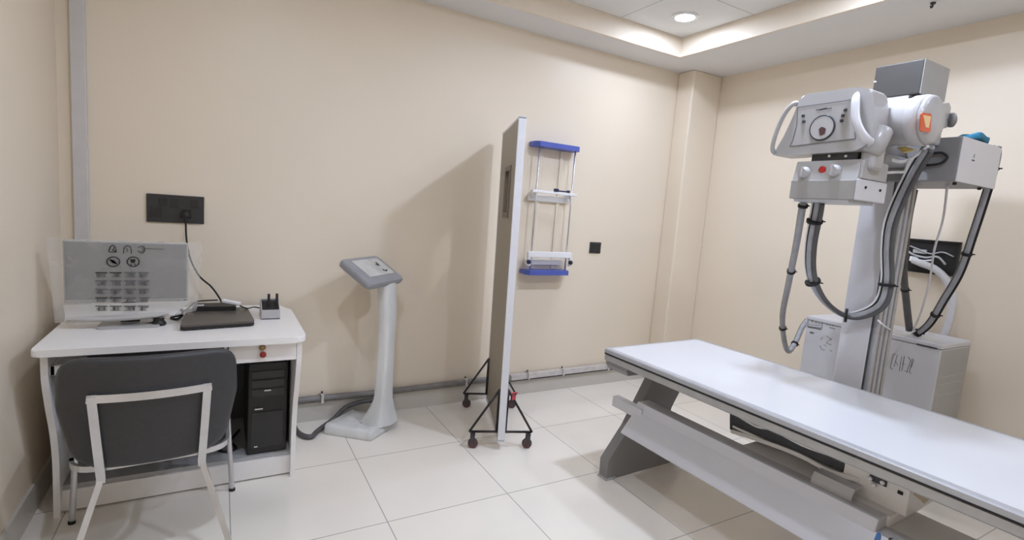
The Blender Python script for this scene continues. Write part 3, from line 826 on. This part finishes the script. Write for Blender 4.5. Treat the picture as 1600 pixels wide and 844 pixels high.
build('hang_tag', b, 'redtag', t, label='small red tag hanging beside the foot')

# ------------------------------------------------------------------ x-ray table
TYAW = math.radians(2.0)
t = thing('xray_table', 'long white x-ray examination table on a grey slanted leg', 'examination table', (1.765, -1.2, 0), TYAW)
RM = local_mtx(t)
# local: x 0..W across, -y along the table
Wd, Ln = .735, 2.06
b = MB(RM); b.box(.022, Wd-.022, -Ln+.01, -.012, .690, .7125, bev=.002); build('table_top', b, 'top', t)
def rail_prof(x, s):
    # outer rim profile (x, z); s mirrors
    return [(x, .689), (x, .707), (x+s*.004, .7115), (x+s*.026, .7135), (x+s*.028, .700), (x+s*.03, .689)]
for x, s in ((0, 1), (Wd, -1)):
    b = MB(RM); b.prism([(a, 0, z) for a, z in rail_prof(x, s)], (0, -Ln, 0)); build('side_rim', b, 'alu', t)
    b = MB(RM); xx = sorted((x-s*.0012, x+s*.03)); b.box(xx[0], xx[1], -Ln, -.002, .683, .689); build('groove_seal', b, 'black', t, label='black rubber seal line')
    b = MB(RM); b.prism([(x+s*.002, -.002, .652), (x+s*.002, -.002, .679), (x+s*.008, -.002, .683), (x+s*.05, -.002, .683), (x+s*.05, -.002, .646), (x+s*.012, -.002, .644)], (0, -Ln+.004, 0)); build('lower_rail', b, 'alu_dark', t)
for yy in (-.022, -Ln):
    b = MB(RM); b.box(.02, Wd-.02, yy, yy+.022, .676, .7128, bev=.004); build('end_rim', b, 'alu', t)
b = MB(RM)
for yy in (-.0, -Ln+.16):
    b = MB(RM); b.prism([(.012, yy-.003, .672), (.012, yy-.003, .628), (.03, yy-.003, .604), (Wd-.03, yy-.003, .604), (Wd-.012, yy-.003, .628), (Wd-.012, yy-.003, .672)], (0, -.155, 0), bev=.006); build('end_frame', b, 'mach_dark', t)
b = MB(RM); b.box(.05, Wd-.05, -Ln+.02, -.02, .655, .688); build('under_frame', b, 'mach_dark', t)
for yy in (-.012, -1.82):
    poly = [(.035, 0), (.035, .105), (.165, .27), (.345, .585), (.40, .655), (.64, .655), (.585, .505), (.485, .34), (.475, .27), (.66, .06), (.66, 0)]
    poly = rpoly(poly, [0, .02, .05, .03, 0, 0, .03, .04, .04, .02, 0], 4)
    b = MB(RM); b.prism([(p.x, yy, p.y) for p in poly], (0, -.06, 0), bev=.004); lg = build('leg', b, 'mach_dark', t)
    b = MB(RM); b.box(.03, .10, yy-.065, yy+.005, 0, .012, bev=.003); b.box(.58, .665, yy-.065, yy+.005, 0, .012, bev=.003); build('foot_pad', b, 'grey_lt', lg)
b = MB(RM)
y0 = -.145
b.prism([(.118, y0, .415), (.028, y0, .305), (.034, y0, .298), (.20, y0, .298), (.20, y0, .415)], (0, -1.65, 0), bev=.004); build('base_beam', b, 'mach', t)
b = MB(RM)
b.prism([(.128, y0, .455), (.114, y0, .412), (.205, y0, .412), (.205, y0, .455)], (0, -1.12, 0), bev=.004); build('platform_edge', b, 'mach', t)
b = MB(RM); b.box(.19, .455, -1.275, -.70, .412, .4555, bev=.008); build('platform', b, 'white_lam', t)
b = MB(RM); b.box(.20, .42, -1.78, -1.22, .30, .413, bev=.004); build('rear_beam', b, 'white_lam', t)
b = MB(RM); b.box(.105, .150, -.20, .015, .375, .432, bev=.004); build('beam_end', b, 'mach', t)
q0 = V((1.79, -2.50, .35))
b = MB()
# blue mark on the front of the beam
n_ = V((-.78, 0, .63))
def fp_(px, py): return AX(px, py, 1.832)
mk = [fp_(*p) for p in ((1366, 846), (1371, 833), (1375, 831), (1377, 838), (1376, 846))]
b.prism(mk, (-.006, 0, .001)); build('blue_mark', b, 'steel_blue', t, label='small blue emblem on the beam front')
b = MB(); b.prism([fp_(*p) for p in ((1389, 843), (1391, 840), (1396, 841), (1393, 844))], (-.006, 0, .001)); build('dark_mark', b, 'ink', t)
# cassette unit under the top
BI = RM.inverted()
def bp(px, py, X=2.02):
    q = BI @ AX(px, py, X); return q
fx_ = .2145
b = MB(RM); b.box(.24, .60, -1.30, -1.09, .455, .66, bev=.004); b.box(.34, .60, -1.09, -.56, .56, .66); bu = build('bucky_housing', b, 'white_lam', t)
b = MB(RM); b.box(.33, .36, -1.09, -.60, .455, .56); build('bucky_back', b, 'alu_dark', bu)
up_ = [bp(*p) for p in ((1137, 638), (1180, 660), (1250, 694), (1337, 724))]
lo_ = [bp(*p) for p in ((1138, 672), (1185, 684), (1250, 713), (1335, 748))]
b = MB(RM); n = len(up_)
poly = [V((.245, p.y, p.z+.02)) for p in up_]+[V((.245, p.y, p.z)) for p in lo_[::-1]]
b.prism(poly, (.05, 0, 0)); build('bucky_channel', b, 'dk', t, label='dark steel channel of the cassette slot')
st_ = [bp(*p) for p in ((1150, 649), (1180, 667), (1205, 673), (1250, 697), (1290, 712), (1326, 726))]
b = MB(RM); b.bar([(.240, p.y, p.z) for p in st_], .010, .008, up=(0, 0, 1), sub=4); build('bucky_strip', b, 'white_pl', t, label='thin white wavy strip along the slot')
tr2 = [bp(*p) for p in ((1142, 674), (1190, 690), (1245, 712), (1290, 736), (1336, 752))]
b = MB(RM); b.bar([(.238, p.y, p.z) for p in tr2], .012, .016, up=(0, 0, 1), sub=4)
b.box(.24, .33, tr2[-1].y, tr2[0].y, tr2[2].z-.012, tr2[2].z-.002); tr_ = build('cassette_tray', b, 'white_lam', t)
b = MB(RM)
h0, h1 = bp(1270, 752, 1.98), bp(1334, 771, 1.98); hz = (bp(1268, 750, 1.98).z+bp(1316, 770, 1.98).z)/2
b.prism([(.165, h0.y, hz-.018), (.165, h0.y, hz+.012), (.180, h0.y, hz+.034), (.240, h0.y, hz+.036), (.240, h0.y, hz+.030), (.186, h0.y, hz+.028), (.171, h0.y, hz+.010), (.171, h0.y, hz-.018)], (0, h1.y-h0.y, 0)); build('tray_handle', b, 'mach', tr_)
b = MB(RM); l0, l1 = bp(1355, 740), bp(1381, 757)
zl0, zl1 = bp(1357, 752).z-.004, bp(1368, 740).z+.004
b.box(.234, .241, l1.y, l0.y, zl0, zl1, bev=.002); la = build('latch_plate', b, 'dk', bu)
for px, py in ((1356, 749), (1375, 756), (1362, 760)):
    q = bp(px, py); b = MB(RM); b.lathe([(.007, 0), (.008, .008), (.005, .012)], (.236, q.y, q.z), (-1, 0, 0), 14); build('latch_knob', b, 'white_pl', la)
q = bp(1401, 773); b = MB(RM); b.box(.236, .2405, q.y-.008, q.y+.008, q.z-.006, q.z+.006, bev=.001); build('screw_cover', b, 'black', bu)
b = MB(RM); b.bar([(.27, -1.29, .54), (.27, -1.315, .585), (.27, -1.36, .62), (.27, -1.45, .64)], .10, .004, up=(1, 0, 0), sub=4); build('bucky_flap', b, 'tan', t, label='curled tan flap at the end of the cassette unit')

# ------------------------------------------------------------------ generator cabinet
t = thing('generator_cabinet', 'low white equipment cabinet behind the column against the wall', 'cabinet', (3.38, -1.75, 0))
GX0, GX1, GY0, GY1, GZ = 3.2, 3.555, -2.10, -1.405, .88
b = MB(); b.box(GX0, GX1, GY0, GY1, 0, GZ-.028, bev=.004); bo = build('body', b, 'mach', t)
b = MB(); b.box(GX0-.004, GX1, GY0-.004, GY1+.002, GZ-.026, GZ, bev=.006); build('lid', b, 'mach', t)
b = MB(); b.box(GX0-.006, GX0-.003, -2.085, -1.995, GZ-.027, GZ-.020); build('lid_gap', b, 'dk', t)
b = MB()
for z in (.70, .66, .60): b.box(GX0+.05, GX1-.04, GY0-.0012, GY0, z, z+.004)
build('side_louvre', b, 'mach_grey', bo)
b = MB(); b.box(GX0+.012, GX1-.006, GY0-.0008, GY0+.001, .02, GZ-.034); build('side_panel', b, 'side_grey', bo, label='side face painted greyer, as if shaded')  # thin greyer sheet puts the shade of this side into its colour
labs = [MB()]; eyy, ezz = V((0, -1, 0)), V((0, 0, 1)); LO = V((GX0-.0006, 0, 0))
def gz(px, py):
    q = AX(px, py, GX0-.0006); return (-q.y, q.z)
def gs(pts, w): labs[-1].stroke([gz(*p) for p in pts], LO, eyy, ezz, w)
gs([(1263, 496), (1285, 500), (1284, 513), (1262, 510), (1263, 496)], .0035); gs([(1263, 511), (1283, 515)], .006)
gs([(1267, 499), (1269, 504), (1272, 499)], .0025); gs([(1278, 500), (1274, 500), (1274, 505), (1278, 505)], .0025); gs([(1274, 502.5), (1277, 502.8)], .002); gs([(1280, 501), (1280, 506), (1283, 506)], .0025); gs([(1264, 507), (1281, 509)], .002)
labs.append(MB())
for k in range(3): gs([(1294+k*4.2, 500.5+k*.7), (1291+k*4.2, 504+k*.7), (1293+k*4.2, 508.5+k*.7)], .0035)
gs([(1303, 503), (1304.5, 509), (1306, 504)], .003); gs([(1296, 512), (1305, 514)], .004)
labs.append(MB()); gs([(1266, 519), (1272, 520), (1267, 521), (1266, 518)], .004)
labs.append(MB())
for pts in (((1285, 527), (1282, 531)), ((1291, 525), (1298, 529), (1291, 536), (1299, 539)), ((1281, 540), (1284, 546), (1289, 547)), ((1296, 547), (1300, 549)), ((1300, 528), (1298, 533)), ((1287, 538), (1291, 541))): gs(pts, .0022)
labs.append(MB())
for pts in (((1396, 553), (1391, 575), (1395, 577)), ((1402, 555), (1397, 573)), ((1399, 564), (1403, 571)), ((1409, 557), (1405, 580)), ((1413, 557), (1409, 580)), ((1410, 568), (1414, 569)), ((1419, 558), (1423, 563), (1417, 581)), ((1426, 560), (1421, 582), (1424, 584)), ((1428, 562), (1424, 574)), ((1396, 553), (1400, 554)), ((1414, 580), (1418, 582))): gs(pts, .0022)
for lab in labs: build('label_print', lab, 'ink_soft', bo, label='faint printed marking')

# ------------------------------------------------------------------ x-ray tube stand
t = thing('xray_tube_stand', 'white x-ray tube stand with tall column and tilted control head', 'x-ray machine', (2.75, -1.95, 0))
CX0, CX1, CY0, CY1 = 2.66, 2.827, -2.014, -1.881
b = MB(); b.box(CX0, CX1, CY0, CY1, .05, 2.045, bev=.006); build('column', b, 'mach', t)
b = MB(); b.box(CX0+.002, CX0+.014, CY0-.003, CY0+.010, .05, 2.03, bev=.002); build('column_slot', b, 'dk', t, label='dark slot along the column edge')
for x, mm in ((CX0+.020, 'alu'), (CX0+.060, 'mach_shell'), (CX0+.104, 'alu'), (CX0+.142, 'alu_dark')):
    b = MB(); b.box(x, x+.024, CY0-.020, CY0, .05, 2.03, bev=.003); build('guide_rail', b, mm, t)
b = MB(); b.box(2.60, 2.90, -2.11, -1.79, 0, .055, bev=.01); b.box(2.68, 2.82, -2.9, -1.3, 0, .03, bev=.004); build('floor_base', b, 'mach_grey', t)
# cap
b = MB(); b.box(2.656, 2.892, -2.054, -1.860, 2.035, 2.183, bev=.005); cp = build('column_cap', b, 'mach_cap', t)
b = MB(); b.box(2.657, 2.892, -2.0575, -2.0535, 2.035, 2.183, bev=.0015); build('lit_end_face', b, 'side_grey', cp, label='end face painted paler, as if lit')  # thin paler sheet on the cap end, imitating the light it catches
b = MB(); b.cyl((2.79, -2.026, 1.955), (2.79, -2.026, 2.04), .046, 24); b.box(2.705, 2.735, -2.05, -2.0, 1.955, 2.035); build('cap_pulley', b, 'chrome', cp)
b = MB(); b.box(2.6545, 2.657, -1.872, -1.861, 2.113, 2.119); build('cap_screw', b, 'white_pl', cp)
# carriage
KY = -2.243
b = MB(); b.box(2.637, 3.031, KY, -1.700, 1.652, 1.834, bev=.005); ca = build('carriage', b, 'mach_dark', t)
b = MB(); b.box(2.638, 3.031, KY-.004, KY+.0005, 1.652, 1.834, bev=.0015); build('lit_end_face', b, 'mach', ca, label='end face painted paler, as if lit')  # carriage end sheet in lighter paint, standing in for direct light
b = MB(); o_ = AY(1520, 249, KY-.0045)
b.stroke([(-.004, -.004), (.016, -.004)], o_, (1, 0, 0), (0, 0, 1), .006); b.stroke([(.008, .008), (.008, .020)], o_, (1, 0, 0), (0, 0, 1), .004)
build('carriage_mark', b, 'ink_soft', ca)
for x in (2.70, 2.95):
    b = MB(); b.cyl((x, -2.22, 1.642), (x, -2.22, 1.653), .007, 12); build('carriage_stud', b, 'black', ca)
# arm
b = MB(); b.cyl((2.41, -1.997, 1.772), (2.64, -1.997, 1.772), .056, 28); b.box(2.41, 2.64, -2.08, -1.92, 1.712, 1.748, bev=.012); build('tube_arm', b, 'mach_shell', t)
b = MB(); p = [AX(1402, 231, 2.42), AX(1416, 230, 2.42), AX(1431, 235, 2.42), AX(1412, 240, 2.42)]
b.prism(p, (-.010, -.002, .002), bev=.001); build('tape_strip', b, 'yellow', t, label='curled yellow tape strip under the tube')
# tube housing: axis along y
TXc, TZc, TR = 2.373, 1.860, .091
b = MB(); b.lathe([(.05, 0), (TR, .012), (TR, .32), (TR+.002, .325)], (TXc, -1.862, TZc), (0, -1, 0), 48); build('tube_housing', b, 'mach_shell', t)
b = MB(); b.lathe([(TR+.002, 0), (TR+.006, .004), (TR+.006, .042), (TR, .048)], (TXc, -2.178, TZc), (0, -1, 0), 48); build('tube_ring', b, 'mach_grey', t, label='grey ring before the tube end cap')
b = MB(); b.lathe([(TR+.003, 0), (TR, .012), (TR-.010, .020), (.02, .024)], (TXc, -2.226, TZc), (0, -1, 0), 48); ec = build('end_cap', b, 'mach_shell', t)
yc = -2.2505
sg = [AY(1439, 176, yc), AY(1455, 178, yc), AY(1453, 207, yc), AY(1437, 205, yc)]
b = MB(); P2 = rpoly([(q.x, q.z) for q in sg], .008, 4); b.prism([(p.x, yc+.002, p.y) for p in P2], (0, -.004, 0), bev=.001); em = build('emblem', b, 'orange', ec, label='orange emblem plate with pale wedge')
wd = [AY(1441, 180, yc), AY(1453, 182, yc), AY(1449.5, 200, yc), AY(1444.5, 199, yc)]
b = MB(); b.prism([(q.x, yc-.002, q.z) for q in wd], (0, -.0018, 0)); build('emblem_wedge', b, 'cream', em)
# clamp bracket and knob
b = MB(); b.prism([AY(*p, -2.20) for p in ((1455, 163), (1484, 160), (1487, 168), (1480, 200), (1458, 206))], (0, .03, 0), bev=.004); b.box(2.47, 2.64, -2.17, -2.10, 1.80, 1.92, bev=.008); build('clamp_bracket', b, 'mach_shell', t)
kc = AX(1482, 188, 2.60)
b = MB(); kd = V((.75, -.62, .1)).normalized(); b.cyl(kc-kd*.06, kc, .009, 12); b.lathe([(.024, 0), (.029, .006), (.029, .015), (.022, .020)], kc, kd, 24); build('clamp_knob', b, 'mach_dark', t)
# control panel (faces -x)
PX = 2.178; PD = .107
def pnl(px, py, X=PX):
    q = AX(px, py, X); return (q.y, q.z)
ol = [pnl(*p) for p in ((1252, 148), (1340, 136), (1363, 139), (1367, 165), (1362, 222), (1335, 236), (1213, 244), (1209, 239), (1224, 214), (1240, 180))]
ol = rpoly(ol, [.02, .03, .02, .03, .03, .03, .006, .006, .03, .03], 5)
b = MB(); b.prism([(PX, p.x, p.y) for p in ol], (PD, 0, 0), bev=.012, seg=4); pn = build('control_head', b, 'mach_shell', t)
pl = [pnl(*p) for p in ((1247, 168), (1332, 156), (1337, 217), (1235, 229), (1238, 222), (1246, 190))]
b = MB(); b.prism([(PX-.0022, y, z) for y, z in rpoly(pl, .004, 2)], (.003, 0, 0)); build('front_plate', b, 'mach_shell', pn)
b = MB(); e1, e2 = V((0, -1, 0)), V((0, 0, 1))
def ps(B, pts, w, X=PX-.003): B.stroke([(-pnl(*p)[0], pnl(*p)[1]) for p in pts], V((X, 0, 0)), e1, e2, w)
ps(b, [(1247, 168), (1332, 156), (1337, 217), (1235, 229), (1239, 220), (1246, 195), (1247, 168)], .0026); build('plate_outline', b, 'ink_soft', pn)
b = MB(); ps(b, [(1276, 172), (1300, 169)], .0036); ps(b, [(1282, 172), (1292, 169)], .0045); build('plate_print', b, 'ink_soft', pn)
for c in ((1256, 181), (1257, 190), (1322, 172), (1318, 181), (1316, 189)):
    y, z = pnl(*c); b = MB(); b.lathe([(.006, 0), (.007, .005), (.004, .008)], (PX-.002, y, z), (-1, 0, 0), 14); build('button', b, 'dk', pn)
y, z = pnl(1286, 200)
b = MB(); b.lathe([(.051, 0), (.053, .006), (.049, .009), (.047, .004)], (PX-.002, y, z), (-1, 0, 0), 40); di = build('angle_dial', b, 'dk', pn, label='round dark rimmed angle dial')
b = MB(); b.lathe([(.047, 0), (.047, .0075)], (PX-.0025, y, z), (-1, 0, 0), 40); build('dial_face', b, 'mach_grey', di)
y2, z2 = pnl(1287, 206)
b = MB(); b.prism([(PX-.0102, p.x, p.y) for p in rpoly([(y2+.015, z2+.011), (y2+.004, z2+.020), (y2-.013, z2+.011), (y2-.011, z2-.011), (y2+.006, z2-.017)], .006, 3)], (-.003, 0, 0)); build('dial_pointer', b, 'caster', di, label='brown dial pointer')
# handles
def hnd(pts, w, h, up):
    q = MB(); path = catmull([AX(px, py, x) for px, py, x in pts], 6); N = len(path)
    q._sweep(path, lambda i: [(w/2*math.cos(2*PI*k/14), h/2*math.sin(2*PI*k/14)) for k in range(14)], up=up); return q
b = hnd([(1249, 163, PX+.02), (1239, 163, PX-.012), (1225, 180, PX-.02), (1212, 210, PX-.02), (1207, 232, PX-.016), (1212, 240, PX+.01)], .022, .016, (0, 1, .3)); build('handle', b, 'grey_lt', pn)
b = hnd([(1337, 149, PX+.01), (1337, 155, PX-.03), (1337, 185, PX-.045), (1345, 207, PX-.045), (1357, 221, PX-.03), (1362, 223, PX+.01)], .034, .018, (1, 0, 0)); build('handle', b, 'mach', pn)
# swivel between head and collimator
q0, q1 = AX(1268, 245, PX+.03), AX(1340, 242, PX+.03)
b = MB(); b.box(PX+.03, PX+.165, q1.y, q0.y, 1.692, 1.742, bev=.004); sw = build('swivel_plate', b, 'dk', t)
for px in (1296, 1322):
    q = AX(px, 244, PX+.03); b = MB(); b.cyl((PX+.026, q.y, q.z), (PX+.034, q.y, q.z), .0055, 10); build('swivel_bolt', b, 'white_pl', sw)
# collimator
KX0, KX1, KY0, KY1, KZ0, KZ1 = 2.178, 2.387, -2.101, -1.832, 1.537, 1.698
KZm = 1.616
b = MB(); b.prism([(KX0+.018, KY1, KZ1), (KX0, KY1, KZm), (KX1, KY1, KZm), (KX1, KY1, KZ1)], (0, KY0-KY1, 0), bev=.007, seg=3); co = build('collimator', b, 'mach_shell', t)
b = MB(); b.box(KX0-.004, KX1-.0, KY0+.002, KY1, KZ0, KZm, bev=.004); build('collimator_base', b, 'coll_grey', t, label='grey lower half of the collimator')
b = MB(); b.box(KX0-.002, KX1+.002, KY0-.011, KY0+.003, KZ0, KZm+.004, bev=.004); sp = build('collimator_side', b, 'mach', t)
for x, z in ((KX0+.046, 1.590), (KX0+.158, 1.587)):
    b = MB(); b.cyl((x, KY0-.015, z), (x, KY0-.010, z), .0055, 10); build('side_screw', b, 'black', sp)
b = MB(); b.box(KX0+.01, KX0+.20, KY0-.011, KY0+.003, KZm+.006, KZ1-.002, bev=.005, seg=3); build('collimator_side', b, 'mach_shell', t)
b = MB(); b.box(KX0, KX1-.02, KY0+.02, KY1-.02, KZ0-.012, KZ0+.002, bev=.003); build('filter_rail', b, 'alu', t)
for px, py in ((1258, 270), (1305, 267)):
    q = AX(px, py, KX0+.008); b = MB(); b.lathe([(.026, 0), (.026, .010), (.021, .019), (.019, .027)], (KX0+.011, q.y, q.z), (-1, 0, -.12), 28); kn = build('collimator_knob', b, 'mach_grey', t)
    b = MB(); b.box(KX0-.022, KX0-.014, q.y-.005, q.y+.005, q.z-.020, q.z+.022, bev=.002); build('knob_grip', b, 'mach_grey', kn)
q = AX(1285, 265, KX0+.008); b = MB(); b.lathe([(.014, 0), (.015, .005), (.011, .009)], (KX0+.011, q.y, q.z), (-1, 0, -.1), 24); build('red_emblem', b, 'red', t, label='round red emblem')
# white joint next to the head
b = MB(); q = AX(1368, 222, 2.235)
b.lathe([(.025, -.05), (.040, -.04), (.043, 0), (.040, .05), (.03, .06)], q, (.3, -.2, .93), 28); b.obox(q+V((.02, .012, -.055)), (.085, .06, .11), bev=.02, seg=3); build('head_joint', b, 'mach_shell', t)

# teal cloth on the carriage
c0 = V((2.905, -2.17, 1.837))
b = MB()
def cloth(u, v):
    a = (u-.5)*.125; d_ = (v-.5)*.11
    k = 1 if u > .12 else u/.12
    return c0+V((a+.012*(v-.5), d_, .034+.012*math.sin(u*4+1)*math.cos(v*3+.4)+.014*u)) if True else None
b.grid(cloth, 12, 10)
tc_ = build('cleaning_cloth', b, 'teal', recalc=False); tag(tc_, 'folded teal cloth lying on top of the grey carriage box', 'cloth')
so = tc_.modifiers.new('thickness', 'SOLIDIFY'); so.thickness = .032; so.offset = -1
bv = tc_.modifiers.new('soft_edge', 'BEVEL'); bv.width = .008; bv.segments = 2
b = MB()
b.grid(lambda u, v: V((c0.x-.068-.15*u, c0.y+.01+(v-.5)*.10, 1.8375+.012*(1-u)+.003*math.sin(u*9+v*3))), 12, 8)
tl2 = build('flat_cloth', b, 'teal', recalc=False); tl2.modifiers.new('thickness', 'SOLIDIFY').thickness = .003
tl2.data.materials[0] = mat('grey_blue_cloth', s2l(120, 128, 150), .8, var=.1)
tag(tl2, 'flat grey-blue cloth lying beside the teal cloth on the carriage', 'cloth')

# ------------------------------------------------------------------ cables
def strands_of(owner, name, path, strands, ties=()):
    first = None
    for r, mm, off in strands:
        b = MB(); b.tube([p+V((0, off, off*.3)) for p in path], r, 10, sub=0); o = build(name, b, mm, owner); first = first or o
    for f in ties:
        i = int(f*(len(path)-2)); p = path[i]; d = (path[i+1]-p).normalized(); R_ = max(s[0]+abs(s[2]) for s in strands)+.003
        b = MB(); b.cyl(p-d*.006, p+d*.006, R_, 16); b.box(p.x-.002, p.x+.002, p.y-.002-R_*1.35, p.y+.002, p.z-.003, p.z+.003)
        build('cable_tie', b, 'black', first)
    return first
def bundle(name, label, cat, pts, strands, ties=()):
    t = thing(name, label, cat, pts[0]); strands_of(t, 'cable', catmull(pts, 8), strands, ties); return t
# cables that belong to the machine
strands_of(t, 'hanging_cable', catmull([AX(*p) for p in ((1278, 316, 2.27), (1275, 335, 2.28), (1266, 385, 2.33), (1267, 430, 2.37), (1285, 468, 2.46), (1318, 492, 2.60), (1350, 490, 2.612), (1376, 474, 2.615), (1386, 440, 2.615), (1386, 390, 2.615), (1391, 350, 2.615), (1407, 308, 2.60), (1428, 266, 2.56), (1447, 234, 2.49))], 8),
       ((.013, 'hose', 0), (.010, 'hose_dk', -.020), (.004, 'black', .016), (.0045, 'white_pl', .024)), (.10, .26, .40, .62))
b = MB(); b.tube([AX(*p) for p in ((1392, 352, 2.622), (1404, 305, 2.615), (1424, 268, 2.595), (1450, 230, 2.50))], .015, 12); build('tube_cable', b, 'hose_dk', t)
b = MB(); b.tube([AX(*p) for p in ((1397, 354, 2.622), (1414, 304, 2.615), (1436, 264, 2.585), (1456, 230, 2.50))], .011, 12); build('tube_cable', b, 'hose', t)
b = MB(); b.tube([AX(*p) for p in ((1440, 243, 2.628), (1455, 240, 2.625), (1472, 239, 2.625), (1480, 246, 2.625), (1470, 255, 2.625), (1450, 258, 2.625), (1435, 256, 2.628))], .005, 8); build('cable_loop', b, 'black', t)
b = MB(); b.tube([AX(*p) for p in ((1378, 238, 2.43), (1395, 250, 2.47), (1415, 252, 2.50), (1435, 240, 2.50), (1450, 228, 2.48))], .007, 8); build('white_cable', b, 'white_pl', t)
b = MB(); b.tube([AX(*p) for p in ((1382, 270, 2.41), (1400, 269, 2.47), (1413, 268, 2.50), (1418, 258, 2.50), (1422, 246, 2.50))], .006, 8); build('white_cable', b, 'white_pl', t)
# cables that link machine and cabinet
bundle('cable_bundle', 'grey hose hanging from the collimator behind the table to the cabinet side', 'cable',
       [AX(*p) for p in ((1256, 317, 2.27), (1253, 330, 2.28), (1244, 385, 2.45), (1232, 445, 2.7), (1223, 492, 2.9), (1225, 530, 3.03), (1232, 549, 3.12), (1243, 535, 3.22), (1253, 513, 3.3), (1262, 500, 3.36))],
       ((.015, 'hose', 0), (.005, 'black', .013)), (.08, .3, .52, .78))
bundle('cable_bundle', 'blue-grey cable bundle hanging from the carriage end to the cabinet top', 'cable',
       [AX(*p) for p in ((1557, 228, 3.045), (1556, 245, 3.055), (1545, 290, 3.07), (1521, 365, 3.12), (1500, 425, 3.17), (1474, 470, 3.21), (1455, 502, 3.25), (1440, 517, 3.27), (1428, 522, 3.28))],
       ((.012, 'hose', 0), (.007, 'hose_dk', .011), (.005, 'black', -.014)), (.2, .45, .72, .96))
b = MB(); b.tube([AX(*p) for p in ((1480, 287, 2.85), (1479, 300, 2.85), (1473, 345, 2.9), (1460, 390, 2.98), (1452, 440, 3.06), (1438, 490, 3.15), (1426, 518, 3.25))], .005, 8)
tag(build('thin_cable', b, 'hose_wh'), 'single thin pale cable hanging between carriage and cabinet top', 'cable')
bundle('dark_hose', 'short dark hose standing on the cabinet top behind the guide rails', 'hose',
       [AX(*p) for p in ((1428, 297, 2.92), (1418, 350, 2.96), (1412, 420, 3.08), (1416, 470, 3.18), (1421, 516, 3.26))], ((.017, 'hose_dk', 0),), (.7,))
b = MB(); b.tube([AX(*p) for p in ((1371, 500, 2.64), (1380, 508, 2.66), (1392, 516, 2.82), (1402, 521, 2.92), (1418, 522, 3.15), (1430, 517, 3.26))], .004, 8)
tag(build('thin_cable', b, 'white_pl'), 'thin white cable crossing the guide rails to the cabinet top', 'cable')

# ------------------------------------------------------------------ world and view
w = bpy.data.worlds.new('world'); SC.world = w; w.use_nodes = True
w.node_tree.nodes['Background'].inputs[0].default_value = (.9, .95, 1, 1); w.node_tree.nodes['Background'].inputs[1].default_value = .0
vs_ = SC.view_settings
SC.display_settings.display_device = 'sRGB'
vs_.view_transform = 'Standard'; vs_.look = 'None'; vs_.gamma = 1; vs_.use_curve_mapping = False
vs_.exposure = 1.7
cy = SC.cycles
cy.use_denoising = True; cy.max_bounces = 10; cy.diffuse_bounces = 6; cy.glossy_bounces = 4; cy.transparent_max_bounces = 12
cy.sample_clamp_indirect = 6
